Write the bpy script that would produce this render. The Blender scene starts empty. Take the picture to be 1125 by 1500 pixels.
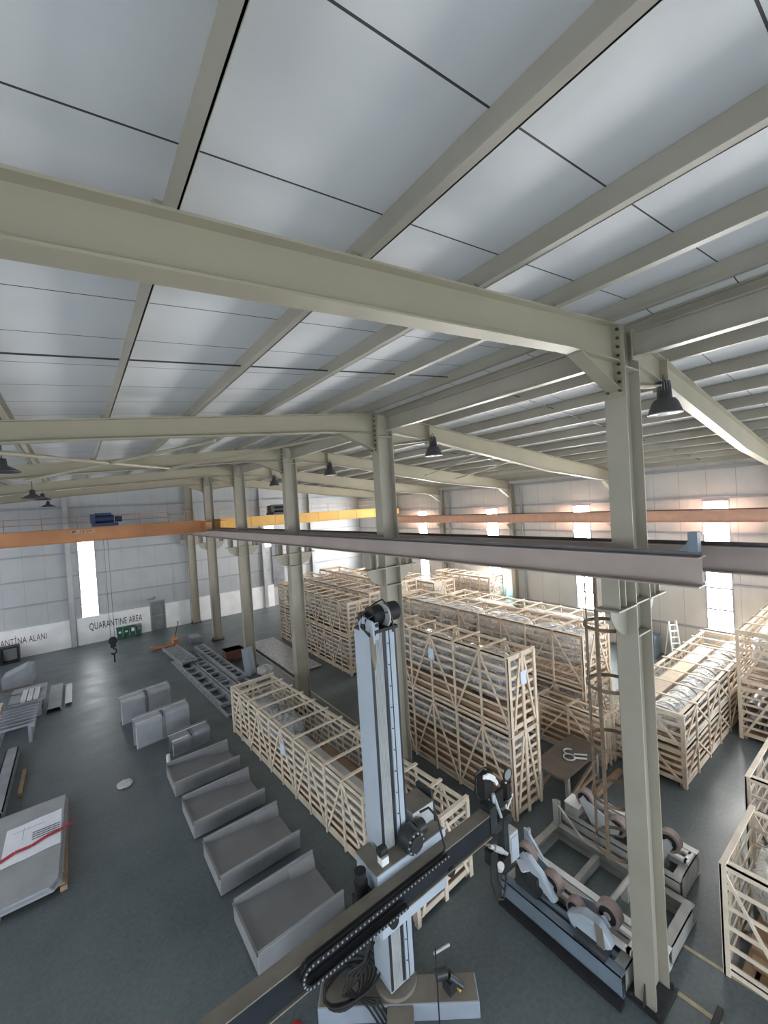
import bpy, math, random
from mathutils import Vector, Matrix
random.seed(7)
S = bpy.context.scene
COL = S.collection
PI = math.pi

# ------------------------------------------------------------------ materials
def nmat(name):
    m = bpy.data.materials.new(name); m.use_nodes = True
    nt = m.node_tree; b = nt.nodes['Principled BSDF']
    return m, nt, b
def setspec(b, rough, metal=0.0, spec=0.5):
    b.inputs['Roughness'].default_value = rough
    b.inputs['Metallic'].default_value = metal
    b.inputs['Specular IOR Level'].default_value = spec
def plain(name, col, rough=0.6, metal=0.0, var=0.12, scale=3.0, bump=0.0, bscale=40.0, detail=4.0, spec=0.4):
    m, nt, b = nmat(name); N = nt.nodes; Lk = nt.links
    tc = N.new('ShaderNodeTexCoord')
    nz = N.new('ShaderNodeTexNoise'); nz.inputs['Scale'].default_value = scale; nz.inputs['Detail'].default_value = detail
    Lk.new(tc.outputs['Object'], nz.inputs['Vector'])
    cr = N.new('ShaderNodeValToRGB')
    cr.color_ramp.elements[0].position = 0.3; cr.color_ramp.elements[1].position = 0.7
    cr.color_ramp.elements[0].color = [c*(1-var) for c in col]+[1]
    cr.color_ramp.elements[1].color = [min(1, c*(1+var)) for c in col]+[1]
    Lk.new(nz.outputs['Fac'], cr.inputs['Fac']); Lk.new(cr.outputs['Color'], b.inputs['Base Color'])
    if bump > 0:
        n2 = N.new('ShaderNodeTexNoise'); n2.inputs['Scale'].default_value = bscale; n2.inputs['Detail'].default_value = 3
        Lk.new(tc.outputs['Object'], n2.inputs['Vector'])
        bp = N.new('ShaderNodeBump'); bp.inputs['Strength'].default_value = bump; bp.inputs['Distance'].default_value = 0.02
        Lk.new(n2.outputs['Fac'], bp.inputs['Height']); Lk.new(bp.outputs['Normal'], b.inputs['Normal'])
    setspec(b, rough, metal, spec)
    return m
def lines(nt, vec_out, axis, period, width, offset=0.0):
    """returns a socket that is 1 on thin lines repeating along an axis (object space)"""
    N = nt.nodes; Lk = nt.links
    sp = N.new('ShaderNodeSeparateXYZ'); Lk.new(vec_out, sp.inputs[0])
    a = N.new('ShaderNodeMath'); a.operation = 'ADD'; a.inputs[1].default_value = offset + 1000*period
    Lk.new(sp.outputs[axis], a.inputs[0])
    mo = N.new('ShaderNodeMath'); mo.operation = 'MODULO'; mo.inputs[1].default_value = period; Lk.new(a.outputs[0], mo.inputs[0])
    lt = N.new('ShaderNodeMath'); lt.operation = 'LESS_THAN'; lt.inputs[1].default_value = width; Lk.new(mo.outputs[0], lt.inputs[0])
    return lt.outputs[0]
def panelmat(name, col, axis, period, width, offset, seamcol, rough=0.45, var=0.05, rib=0.0, ribscale=20, ribaxis='X'):
    m, nt, b = nmat(name); N = nt.nodes; Lk = nt.links
    tc = N.new('ShaderNodeTexCoord')
    nz = N.new('ShaderNodeTexNoise'); nz.inputs['Scale'].default_value = 0.9; nz.inputs['Detail'].default_value = 5
    Lk.new(tc.outputs['Object'], nz.inputs['Vector'])
    cr = N.new('ShaderNodeValToRGB'); cr.color_ramp.elements[0].position = .3; cr.color_ramp.elements[1].position = .7
    cr.color_ramp.elements[0].color = [c*(1-var) for c in col]+[1]; cr.color_ramp.elements[1].color = [min(1, c*(1+var)) for c in col]+[1]
    Lk.new(nz.outputs['Fac'], cr.inputs['Fac'])
    mx = N.new('ShaderNodeMix'); mx.data_type = 'RGBA'
    f = lines(nt, tc.outputs['Object'], axis, period, width, offset)
    Lk.new(f, mx.inputs[0]); Lk.new(cr.outputs['Color'], mx.inputs[6]); mx.inputs[7].default_value = list(seamcol)+[1]
    Lk.new(mx.outputs[2], b.inputs['Base Color'])
    if rib:
        w = N.new('ShaderNodeTexWave'); w.wave_type = 'BANDS'; w.bands_direction = ribaxis; w.inputs['Scale'].default_value = ribscale
        Lk.new(tc.outputs['Object'], w.inputs['Vector'])
        bp = N.new('ShaderNodeBump'); bp.inputs['Strength'].default_value = rib; bp.inputs['Distance'].default_value = .01
        Lk.new(w.outputs['Fac'], bp.inputs['Height']); Lk.new(bp.outputs['Normal'], b.inputs['Normal'])
    setspec(b, rough)
    return m
def emit(name, col, strength):
    m, nt, b = nmat(name)
    b.inputs['Base Color'].default_value = (.8, .82, .85, 1)
    b.inputs['Emission Color'].default_value = list(col)+[1]
    b.inputs['Emission Strength'].default_value = strength
    b.inputs['Roughness'].default_value = .3
    return m
def floormat():
    m, nt, b = nmat('green_grey_concrete'); N = nt.nodes; Lk = nt.links
    tc = N.new('ShaderNodeTexCoord')
    n1 = N.new('ShaderNodeTexNoise'); n1.inputs['Scale'].default_value = .35; n1.inputs['Detail'].default_value = 8; n1.inputs['Roughness'].default_value = .62
    Lk.new(tc.outputs['Object'], n1.inputs['Vector'])
    cr = N.new('ShaderNodeValToRGB'); e = cr.color_ramp.elements
    e[0].position = .3; e[0].color = (.070, .092, .102, 1); e[1].position = .72; e[1].color = (.140, .168, .178, 1)
    Lk.new(n1.outputs['Fac'], cr.inputs['Fac'])
    n2 = N.new('ShaderNodeTexNoise'); n2.inputs['Scale'].default_value = 14; n2.inputs['Detail'].default_value = 6
    Lk.new(tc.outputs['Object'], n2.inputs['Vector'])
    mr = N.new('ShaderNodeMapRange'); mr.inputs[1].default_value = .3; mr.inputs[2].default_value = .7; mr.inputs[3].default_value = .85; mr.inputs[4].default_value = 1.15
    Lk.new(n2.outputs['Fac'], mr.inputs[0])
    mx = N.new('ShaderNodeMix'); mx.data_type = 'RGBA'; mx.blend_type = 'MULTIPLY'; mx.inputs[0].default_value = 1
    Lk.new(cr.outputs['Color'], mx.inputs[6]); Lk.new(mr.outputs[0], mx.inputs[7]); Lk.new(mx.outputs[2], b.inputs['Base Color'])
    n3 = N.new('ShaderNodeTexNoise'); n3.inputs['Scale'].default_value = .8; n3.inputs['Detail'].default_value = 6
    mp = N.new('ShaderNodeMapping'); mp.inputs['Scale'].default_value = (1, 2.5, 1); Lk.new(tc.outputs['Object'], mp.inputs[0]); Lk.new(mp.outputs[0], n3.inputs['Vector'])
    r2 = N.new('ShaderNodeMapRange'); r2.inputs[1].default_value = .15; r2.inputs[2].default_value = .85; r2.inputs[3].default_value = .30; r2.inputs[4].default_value = .48
    Lk.new(n3.outputs['Fac'], r2.inputs[0]); Lk.new(r2.outputs[0], b.inputs['Roughness'])
    bp = N.new('ShaderNodeBump'); bp.inputs['Strength'].default_value = .08; bp.inputs['Distance'].default_value = .01
    Lk.new(n3.outputs['Fac'], bp.inputs['Height']); Lk.new(bp.outputs['Normal'], b.inputs['Normal'])
    b.inputs['Specular IOR Level'].default_value = .45
    return m
def woodmat(name, col, var=.22):
    m, nt, b = nmat(name); N = nt.nodes; Lk = nt.links
    tc = N.new('ShaderNodeTexCoord')
    nz = N.new('ShaderNodeTexNoise'); nz.inputs['Scale'].default_value = 2.2; nz.inputs['Detail'].default_value = 7; nz.inputs['Roughness'].default_value = .7
    Lk.new(tc.outputs['Object'], nz.inputs['Vector'])
    cr = N.new('ShaderNodeValToRGB'); e = cr.color_ramp.elements
    e[0].position = .28; e[0].color = [c*(1-var) for c in col]+[1]; e[1].position = .72; e[1].color = [min(1, c*(1+var*.6)) for c in col]+[1]
    Lk.new(nz.outputs['Fac'], cr.inputs['Fac']); Lk.new(cr.outputs['Color'], b.inputs['Base Color'])
    setspec(b, .7, 0, .3)
    return m
def wrapmat(name, col, rough=.28):
    m, nt, b = nmat(name); N = nt.nodes; Lk = nt.links
    tc = N.new('ShaderNodeTexCoord')
    v = N.new('ShaderNodeTexVoronoi'); v.inputs['Scale'].default_value = 3.2
    n = N.new('ShaderNodeTexNoise'); n.inputs['Scale'].default_value = 3; n.inputs['Detail'].default_value = 6; n.inputs['Distortion'].default_value = 1.5
    Lk.new(tc.outputs['Object'], n.inputs['Vector']); Lk.new(n.outputs['Color'], v.inputs['Vector'])
    ad = N.new('ShaderNodeMath'); ad.operation = 'ADD'; Lk.new(v.outputs['Distance'], ad.inputs[0]); Lk.new(n.outputs['Fac'], ad.inputs[1])
    bp = N.new('ShaderNodeBump'); bp.inputs['Strength'].default_value = .9; bp.inputs['Distance'].default_value = .12
    Lk.new(ad.outputs[0], bp.inputs['Height']); Lk.new(bp.outputs['Normal'], b.inputs['Normal'])
    cr = N.new('ShaderNodeValToRGB'); e = cr.color_ramp.elements
    e[0].position = .35; e[0].color = [c*.72 for c in col]+[1]; e[1].position = .65; e[1].color = list(col)+[1]
    Lk.new(n.outputs['Fac'], cr.inputs['Fac']); Lk.new(cr.outputs['Color'], b.inputs['Base Color'])
    setspec(b, rough, 0, .6)
    return m

M = {}
M['floor'] = floormat()
M['roof'] = panelmat('roof_panel', (.68, .70, .72), 1, 1.0, .014, .30, (.05, .05, .055), rough=.75, rib=.05, ribscale=3.2, ribaxis='Y')
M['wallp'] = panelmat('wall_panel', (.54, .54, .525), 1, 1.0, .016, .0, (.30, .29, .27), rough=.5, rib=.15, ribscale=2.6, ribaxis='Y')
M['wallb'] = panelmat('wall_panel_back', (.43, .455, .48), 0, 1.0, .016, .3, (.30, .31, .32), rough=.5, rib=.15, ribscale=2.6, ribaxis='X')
M['apron'] = plain('outside_concrete', (.58, .58, .57), .8)  # pale colour stands in for sunlit concrete
M['plinth'] = plain('white_concrete', (.86, .88, .90), .7, var=.06, scale=1.5)
M['cream'] = plain('cream_steel_paint', (.345, .325, .268), .5, var=.07, scale=1.3, bump=.05, bscale=12)
M['cream2'] = plain('cream_rafter_paint', (.32, .295, .222), .5, var=.06, scale=1.1)
M['purlin'] = plain('galvanised_purlin', (.325, .31, .262), .45, var=.07, scale=1.5)
M['girt'] = plain('grey_girt', (.33, .34, .37), .5, var=.06)
M['primer'] = plain('runway_primer', (.40, .34, .315), .5, var=.1, scale=.8)
M['rail'] = plain('dark_rail', (.10, .10, .11), .4, .6)
M['orange'] = plain('orange_crane_paint', (.52, .24, .11), .5, var=.15, scale=.7)
M['yellow'] = plain('yellow_crane_paint', (.72, .43, .12), .5, var=.12, scale=.7)
M['pinkbeam'] = plain('faded_orange_beam', (.58, .36, .27), .5, var=.08)
M['blue'] = plain('navy_trolley_paint', (.03, .05, .12), .45)
M['black'] = plain('black_rubber', (.018, .018, .02), .55, var=.2)
M['darksteel'] = plain('dark_machine_steel', (.045, .05, .055), .4, .3, var=.25, scale=4)
M['boom'] = plain('oily_boom_steel', (.030, .036, .044), .38, .35, var=.25, scale=2)
M['lightblue'] = plain('pale_blue_machine_paint', (.40, .465, .54), .45, var=.07, scale=2)
M['machgrey'] = plain('grey_machine_paint', (.42, .44, .45), .5, var=.1, scale=2)
M['machbrown'] = plain('dusty_machine_top', (.20, .18, .15), .6, var=.18, scale=3)
M['bedgrey'] = plain('worn_grey_bed_paint', (.36, .36, .34), .55, var=.2, scale=2.5)
M['bedblue'] = plain('blue_grey_bed_paint', (.17, .22, .275), .5, var=.15, scale=2.5)
M['darkwood'] = woodmat('dark_dirty_timber', (.13, .105, .085), .3)
M['bright'] = plain('bright_sheet_edge', (.66, .69, .73), .4)  # near-white, edge highlights put into the colour
M['hood'] = plain('galvanised_hood_sheet', (.40, .43, .47), .38, .2, var=.10, scale=2.2)
M['basegrey'] = plain('blue_grey_base_paint', (.26, .30, .36), .5, var=.12, scale=2)
M['tyre'] = plain('brown_tyre', (.25, .20, .185), .65, var=.15)
M['alu'] = plain('aluminium', (.62, .64, .66), .35, .7, var=.08)
M['galv'] = plain('galvanised_sheet', (.36, .385, .41), .45, .25, var=.10, scale=2.2)
M['galvdark'] = plain('dull_sheet_metal', (.31, .33, .37), .42, .35, var=.12, scale=2)
M['trough'] = plain('grey_primed_steel', (.26, .265, .28), .5, .15, var=.12, scale=1.4)
M['ladder'] = plain('dirty_scaffold_steel', (.36, .385, .42), .5, .4, var=.2, scale=3)
M['pine'] = woodmat('pine_batten', (.72, .60, .47))
M['pine2'] = woodmat('pine_batten_pale', (.77, .68, .56))
M['pineold'] = woodmat('old_timber', (.36, .25, .17), .3)
M['ply'] = woodmat('brown_board', (.36, .235, .15), .25)
M['wrap'] = wrapmat('plastic_wrap', (.62, .63, .65))
M['wrapw'] = wrapmat('white_plastic_wrap', (.80, .80, .80), .35)
M['foil'] = wrapmat('silver_wrap', (.66, .68, .71), .2)
M['carton'] = plain('grey_board', (.47, .46, .45), .6, var=.12)
M['paper'] = plain('paper', (.80, .84, .92), .7, var=.04)
M['label'] = plain('blue_white_tag', (.62, .72, .92), .7, var=.08, scale=30)
M['red'] = plain('red_ribbon', (.42, .03, .05), .6)
M['ink'] = plain('black_ink', (.03, .03, .04), .7)
M['inkred'] = plain('maroon_ink', (.15, .06, .10), .7)
M['green'] = plain('green_bin_plastic', (.025, .11, .07), .5)
M['rust'] = plain('rusty_brown_paint', (.17, .125, .085), .6, var=.3, scale=5)
M['yline'] = plain('yellow_floor_paint', (.46, .40, .26), .6, var=.25, scale=6)
M['lampblack'] = plain('black_lamp_housing', (.055, .055, .06), .45)
M['lens'] = plain('lamp_lens', (.75, .75, .75), .2)
M['door'] = plain('grey_door', (.20, .215, .235), .5)
M['tape'] = plain('clear_tape', (.85, .87, .9), .15, 0, var=.12, scale=25)  # tape with its white glint put into the colour
M['bluepanel'] = plain('turquoise_sheet', (.25, .62, .75), .5)
M['white'] = plain('white_enamel', (.78, .8, .8), .4, var=.05)
M['brick'] = plain('red_brown_box', (.13, .06, .045), .7, var=.2)
M['slab'] = plain('grey_marbled_sheet', (.42, .41, .43), .35, 0, var=.25, scale=6)
M['pane'] = emit('daylit_window_pane', (1.0, .98, .95), 27.0)
M['paneL'] = emit('daylit_back_window_pane', (.93, .97, 1.0), 2.4)
M['paneW'] = emit('daylit_left_window_pane', (.90, .95, 1.0), 4.5)

# ------------------------------------------------------------------ mesh builder
class MB:
    def __init__(s): s.v = []; s.f = []; s.sm = []
    def poly(s, pts, faces, smooth=False):
        o = len(s.v); s.v += [tuple(p) for p in pts]
        for f in faces: s.f.append([i+o for i in f]); s.sm.append(smooth)
        return s
    def box(s, a, b):
        x0, x1 = sorted((a[0], b[0])); y0, y1 = sorted((a[1], b[1])); z0, z1 = sorted((a[2], b[2]))
        return s.poly([(x0,y0,z0),(x1,y0,z0),(x1,y1,z0),(x0,y1,z0),(x0,y0,z1),(x1,y0,z1),(x1,y1,z1),(x0,y1,z1)],
               [(0,3,2,1),(4,5,6,7),(0,1,5,4),(1,2,6,5),(2,3,7,6),(3,0,4,7)])
    def bar(s, p0, p1, w, h, up=(0,0,1)):
        p0 = Vector(p0); p1 = Vector(p1); d = (p1-p0).normalized(); u = Vector(up)
        if abs(d.dot(u)) > .98: u = Vector((1,0,0)) if abs(d.x) < .9 else Vector((0,1,0))
        r = d.cross(u).normalized(); u = r.cross(d).normalized()
        q = []
        for p in (p0, p1):
            for a, b in ((-1,-1),(1,-1),(1,1),(-1,1)): q.append(p + r*(a*w/2) + u*(b*h/2))
        return s.poly(q, [(0,1,2,3),(7,6,5,4),(0,4,5,1),(1,5,6,2),(2,6,7,3),(3,7,4,0)])
    def cyl(s, p0, p1, r, n=16, r1=None, cap=True):
        p0 = Vector(p0); p1 = Vector(p1); d = (p1-p0).normalized()
        u = Vector((0,0,1)) if abs(d.z) < .9 else Vector((1,0,0))
        a = d.cross(u).normalized(); b = d.cross(a).normalized(); r1 = r if r1 is None else r1
        q = []
        for p, rr in ((p0, r), (p1, r1)):
            for i in range(n):
                t = 2*PI*i/n; q.append(p + a*(rr*math.cos(t)) + b*(rr*math.sin(t)))
        s.poly(q, [(i, (i+1) % n, n+(i+1) % n, n+i) for i in range(n)], True)
        if cap: s.poly(q, [tuple(range(n-1, -1, -1)), tuple(range(n, 2*n))])
        return s
    def lathe(s, prof, c=(0,0,0), n=24):
        q = []
        for (r, z) in prof:
            for i in range(n):
                t = 2*PI*i/n; q.append((c[0]+r*math.cos(t), c[1]+r*math.sin(t), c[2]+z))
        fs = []
        for k in range(len(prof)-1):
            for i in range(n): fs.append((k*n+i, k*n+(i+1) % n, (k+1)*n+(i+1) % n, (k+1)*n+i))
        return s.poly(q, fs, True)
    def prism(s, pts, axis, a, b):
        """2-D polygon extruded along axis 'x','y' or 'z' from a to b"""
        def P(u, v, w):
            return {'x': (w, u, v), 'y': (u, w, v), 'z': (u, v, w)}[axis]
        n = len(pts); q = [P(u, v, a) for u, v in pts] + [P(u, v, b) for u, v in pts]
        return s.poly(q, [tuple(range(n-1, -1, -1)), tuple(range(n, 2*n))] + [(i, (i+1) % n, n+(i+1) % n, n+i) for i in range(n)])
    def tube(s, path, r, n=8):
        P = [Vector(p) for p in path]; q = []
        for i, p in enumerate(P):
            d = (P[min(i+1, len(P)-1)] - P[max(i-1, 0)]).normalized()
            u = Vector((0,0,1)) if abs(d.z) < .9 else Vector((1,0,0))
            a = d.cross(u).normalized(); b = d.cross(a).normalized()
            for k in range(n):
                t = 2*PI*k/n; q.append(p + a*(r*math.cos(t)) + b*(r*math.sin(t)))
        m = len(P)
        s.poly(q, [(j*n+k, j*n+(k+1) % n, (j+1)*n+(k+1) % n, (j+1)*n+k) for j in range(m-1) for k in range(n)], True)
        return s.poly(q, [tuple(range(n-1, -1, -1)), tuple(range((m-1)*n, m*n))])
    def torus(s, c, R, r, axis='z', n=28, k=8, a0=0, a1=2*PI, sq=False):
        full = abs(a1-a0-2*PI) < 1e-6; m = n if full else n+1; q = []
        for i in range(m):
            t = a0+(a1-a0)*i/n
            for j in range(k):
                p = 2*PI*j/k; rr = R + r*math.cos(p); h = r*math.sin(p)
                x, y = rr*math.cos(t), rr*math.sin(t)
                q.append({'z': (c[0]+x, c[1]+y, c[2]+h), 'y': (c[0]+x, c[1]+h, c[2]+y), 'x': (c[0]+h, c[1]+x, c[2]+y)}[axis])
        fs = []
        for i in range(n):
            i2 = (i+1) % m
            for j in range(k): fs.append((i*k+j, i2*k+j, i2*k+(j+1) % k, i*k+(j+1) % k))
        return s.poly(q, fs, True)
    def strip(s, c, R, w, t, axis='z', n=28):
        """flat band ring: radius R, band width w along axis, thickness t"""
        q = []
        for i in range(n):
            a = 2*PI*i/n
            for rr, h in ((R, -w/2), (R+t, -w/2), (R+t, w/2), (R, w/2)):
                x, y = rr*math.cos(a), rr*math.sin(a)
                q.append({'z': (c[0]+x, c[1]+y, c[2]+h), 'x': (c[0]+h, c[1]+x, c[2]+y), 'y': (c[0]+x, c[1]+h, c[2]+y)}[axis])
        fs = []
        for i in range(n):
            i2 = (i+1) % n
            for j in range(4): fs.append((i*4+j, i2*4+j, i2*4+(j+1) % 4, i*4+(j+1) % 4))
        return s.poly(q, fs, False)
    def ibeam(s, p0, p1, h, w, tf=.018, tw=.012):
        """I-section between two points (top centre line), horizontal run"""
        p0 = Vector(p0); p1 = Vector(p1); dz = Vector((0,0,1))
        s.bar(p0-dz*tf/2, p1-dz*tf/2, w, tf); s.bar(p0-dz*(h-tf/2), p1-dz*(h-tf/2), w, tf)
        return s.bar(p0-dz*h/2, p1-dz*h/2, tw, h-2*tf)
    def build(s, name, mat, parent=None, loc=None, bevel=0):
        import bmesh
        me = bpy.data.meshes.new(name); me.from_pydata(s.v, [], s.f); me.update()
        for p, sm in zip(me.polygons, s.sm): p.use_smooth = sm
        bm = bmesh.new(); bm.from_mesh(me); bmesh.ops.recalc_face_normals(bm, faces=bm.faces); bm.to_mesh(me); bm.free()
        me.materials.append(mat if not isinstance(mat, str) else M[mat])
        o = bpy.data.objects.new(name, me); COL.objects.link(o)
        if parent: o.parent = parent
        if loc: o.location = loc
        if bevel:
            b = o.modifiers.new('bevel', 'BEVEL'); b.width = bevel; b.segments = 2; b.limit_method = 'ANGLE'
        return o
def tag(o, label, cat, group=None):
    o['label'] = label; o['category'] = cat
    if group: o['group'] = group
    return o
def thing(name, label, cat, loc=(0,0,0), rz=0, group=None):
    o = bpy.data.objects.new(name, None); COL.objects.link(o); o.empty_display_size = .2
    o.location = loc; o.rotation_euler = (0, 0, rz)
    return tag(o, label, cat, group)
def struct(o): o['kind'] = 'structure'; return o
def copy_tree(o, parent=None):
    c = o.copy(); COL.objects.link(c)
    if parent: c.parent = parent
    for ch in list(o.children): copy_tree(ch, c)
    return c
def text(body, size, loc, rot, mat, name, parent=None, extrude=.004, width=None):
    cu = bpy.data.curves.new(name, 'FONT'); cu.body = body; cu.size = size; cu.extrude = extrude
    cu.align_x = 'LEFT'; cu.space_character = 1.08
    t = bpy.data.objects.new(name+'_curve', cu); COL.objects.link(t)
    bpy.context.view_layer.update()
    me = bpy.data.meshes.new_from_object(t.evaluated_get(bpy.context.evaluated_depsgraph_get()))
    bpy.data.objects.remove(t); bpy.data.curves.remove(cu)
    me.materials.append(M[mat]); me.name = name
    if width:
        w = max(v.co.x for v in me.vertices) - min(v.co.x for v in me.vertices)
        for v in me.vertices: v.co.x *= width/w
    o = bpy.data.objects.new(name, me); COL.objects.link(o); o.location = loc; o.rotation_euler = rot
    if parent: o.parent = parent
    return o

# ------------------------------------------------------------------ camera
CAM = Vector((-6.65754, -2.72899, 7.76848))
f_px, yaw, pitch, roll = 601.977, .6456, -.0184, -.0608
F = Vector((math.sin(yaw)*math.cos(pitch), math.cos(yaw)*math.cos(pitch), math.sin(pitch)))
R0 = Vector((math.cos(yaw), -math.sin(yaw), 0)); U0 = R0.cross(F)
R = R0*math.cos(roll) + U0*math.sin(roll); U = -R0*math.sin(roll) + U0*math.cos(roll)
cd = bpy.data.cameras.new('camera'); co = bpy.data.objects.new('camera', cd); COL.objects.link(co)
cd.sensor_fit = 'VERTICAL'; cd.sensor_height = 36.0; cd.sensor_width = 27.0; cd.lens = f_px/1500*36.0
cd.clip_start = .05; cd.clip_end = 300
co.matrix_world = Matrix(((R.x, U.x, -F.x, CAM.x), (R.y, U.y, -F.y, CAM.y), (R.z, U.z, -F.z, CAM.z), (0,0,0,1)))
S.camera = co

# ------------------------------------------------------------------ the hall
YB = 30.0; XW = 15.0; YF = -13.0; XL = -15.5; YR = -6.0
struct(MB().box((XL, YF, -.2), (XW+.3, YB+.3, 0)).build('floor', 'floor'))
struct(MB().box((-70, -70, -.35), (70, 75, -.22)).build('ground', 'apron'))  # unseen outside ground, added to bounce light up to the roof
def zr(x): return 10.42 - .1*abs(x)
def yskew(n, x): return 6*n + (x/14.7*.7 if x > 0 else 0)
ceil = struct(MB().prism([(XL, zr(XL)), (0, zr(0)), (XW+.3, zr(XW+.3)), (XW+.3, zr(XW+.3)+.1), (0, zr(0)+.1), (XL, zr(XL)+.1)], 'y', YF, YB+.3).build('ceiling', 'roof'))
# purlins (Z-section), each one line running the length of the hall
def purlin(x, s):
    b = MB(); zt = zr(x) - .004; h = .232
    b.bar((x, YF, zt-h/2), (x, YB-.05, zt-h/2), .014, h)
    b.bar((x-s*.038, YF, zt-.008), (x-s*.038, YB-.05, zt-.008), .085, .016)
    b.bar((x+s*.038, YF, zt-h+.008), (x+s*.038, YB-.05, zt-h+.008), .085, .016)
    return b.build('purlin', 'purlin', ceil)
PXL = [-.46-1.4*k for k in range(11)]; PXR = [.5+1.42*k for k in range(11)]
for x in PXL: purlin(x, -1)
for x in PXR: purlin(x, 1)
for n in range(-1, 5):
    y = 3.05 + 6*n
    for side in (-1, 1):
        b = MB(); x1 = -14.4 if side < 0 else 14.6
        b.cyl((side*.5, y, zr(.5)-.12), (x1, y, zr(x1)-.12), .011, 6)
        b.build('sag_rod', 'darksteel', ceil)
for (x0, x1, y, w) in [(5.2, 6.1, -2.3, .10), (1.35, 2.45, -1.22, .05), (1.3, 2.5, -1.37, .03), (2.75, 3.6, -1.23, .06), (4.3, 4.7, -1.2, .09), (2.0, 2.9, .72, .04), (3.5, 4.2, 1.72, .04)]:
    MB().prism([(x0, zr(x0)-.004), (x1, zr(x1)-.004), (x1, zr(x1)+.0), (x0, zr(x0)+.0)], 'y', y, y+w).build('seam_tape', 'tape', ceil)

# right long wall with its window strips
WIN = [(-3.6, -2.68), (2.27, 3.17), (8.04, 8.95), (13.92, 14.85), (20.6, 21.55), (26.2, 27.1)]  # first window lies out of view, added for its light
wz0, wz1 = 1.5, 7.08
wb = MB(); wb.box((XW, YR, 0), (XW+.12, YB, wz0)); wb.box((XW, YR, wz1), (XW+.12, YB, 8.8))
ys = [YR] + [v for w in WIN for v in w] + [YB]
for i in range(0, len(ys), 2): wb.box((XW, ys[i], wz0), (XW+.12, ys[i+1], wz1))
wall_r = struct(wb.build('wall_right', 'wallp'))
for z in (7.22, 5.7, 4.6, 3.55, 1.5):
    b = MB()
    if z > wz1: b.box((XW-.08, YR, z-.05), (XW, YB-.1, z+.05))
    else:
        for i in range(0, len(ys), 2): b.box((XW-.08, ys[i], z-.04), (XW, ys[i+1]-(.1 if i == len(ys)-2 else 0), z+.04))
    b.build('girt', 'girt', wall_r)
MB().box((XW-.06, YR, 8.42), (XW, YB-.1, 8.56)).build('eave_gutter', 'girt', wall_r)
nw = 0
for (a, c) in WIN:
    nw += 1
    fr = MB()
    for yy in (a, c): fr.box((XW-.02, yy-.025, wz0), (XW+.1, yy+.025, wz1))
    nz = 6
    for k in range(nz+1): z = wz0+(wz1-wz0)*k/nz; fr.box((XW-.05, a, z-.035), (XW+.1, c, z+.035))
    w = struct(fr.build('window_%d' % nw, 'girt'))
    MB().box((XW+.06, a+.02, wz0+.01), (XW+.08, c-.02, wz1-.01)).build('pane', 'pane', w)
# back gable wall
bz = [(-6.62, -5.72, 1.7, 6.8), (5.55, 6.5, 4.85, 6.9)]
wb = MB(); DX = (-2.78, -1.97)
xs = [XL, -6.62, -5.72, 5.55, 6.5, XW]
for i in range(0, 6, 2):
    wb.box((xs[i], YB, 0), (xs[i+1], YB+.12, 8.7))
wb.box((-6.62, YB, 0), (-5.72, YB+.12, 1.7)); wb.box((-6.62, YB, 6.8), (-5.72, YB+.12, 8.7))
wb.box((5.55, YB, 0), (6.5, YB+.12, 4.85)); wb.box((5.55, YB, 6.9), (6.5, YB+.12, 8.7))
wb.prism([(XL, 8.7), (XW, 8.7), (XW, zr(XW)), (0, zr(0)), (XL, zr(XL))], 'y', YB, YB+.12)
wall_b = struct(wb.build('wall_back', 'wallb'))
for z in (8.75, 7.35, 5.9, 4.45, 3.0):
    b = MB()
    segs = [(XL, -7.15)]
    cuts = [(w[0], w[1]) for w in bz if w[2] < z < w[3]]
    x = -6.95; 
    for (a, c) in cuts: b.box((x, YB-.07, z-.045), (a, YB, z+.045)); x = c
    b.box((x, YB-.07, z-.045), (XW-.1, YB, z+.045)); b.box((XL, YB-.07, z-.045), (-7.2, YB, z+.045))
    b.build('girt', 'girt', wall_b)
for (x0, x1, z0, z1) in bz:
    nw += 1; fr = MB()
    for xx in (x0, x1): fr.box((xx-.025, YB-.02, z0), (xx+.025, YB+.1, z1))
    n = max(2, round((z1-z0)/.85))
    for k in range(n+1): z = z0+(z1-z0)*k/n; fr.box((x0, YB-.02, z-.022), (x1, YB+.1, z+.022))
    w = struct(fr.build('window_%d' % nw, 'girt'))
    MB().box((x0+.02, YB+.05, z0+.01), (x1-.02, YB+.07, z1-.01)).build('pane', 'paneL', w)
for (x0, x1) in ((XL, -7.26), (-6.92, -2.86), (-1.9, -.32), (.32, 6.1)):
    MB().box((x0, YB-.16, 0), (x1, YB-.01, 1.72 if x1 < 1 else 1.75)).build('plinth_panel', 'plinth', wall_b)
for x in (-13.2, -7.1, 5.4, 9.8):
    b = MB()
    b.box((x-.13, YB-.3, 0), (x+.13, YB-.28, zr(x)-.25)); b.box((x-.13, YB-.02, 1.8 if x != -7.1 else 0), (x+.13, YB-.005, zr(x)-.25)); b.box((x-.01, YB-.28, 0), (x+.01, YB-.02, zr(x)-.25))
    b.build('wall_post', 'machgrey', wall_b)
text('QUARANTINE AREA', .62, (-6.3, YB-.163, .86), (PI/2, 0, 0), 'ink', 'lettering', wall_b, width=2.93)
text('KARANT\u0130NA ALANI', .54, (-11.08, YB-.163, .84), (PI/2, 0, 0), 'inkred', 'lettering', wall_b, width=2.64)
d = MB().box((DX[0], YB-.07, 0), (DX[1], YB-.02, 1.95))
door = struct(d.build('door_1', 'door'))
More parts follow.
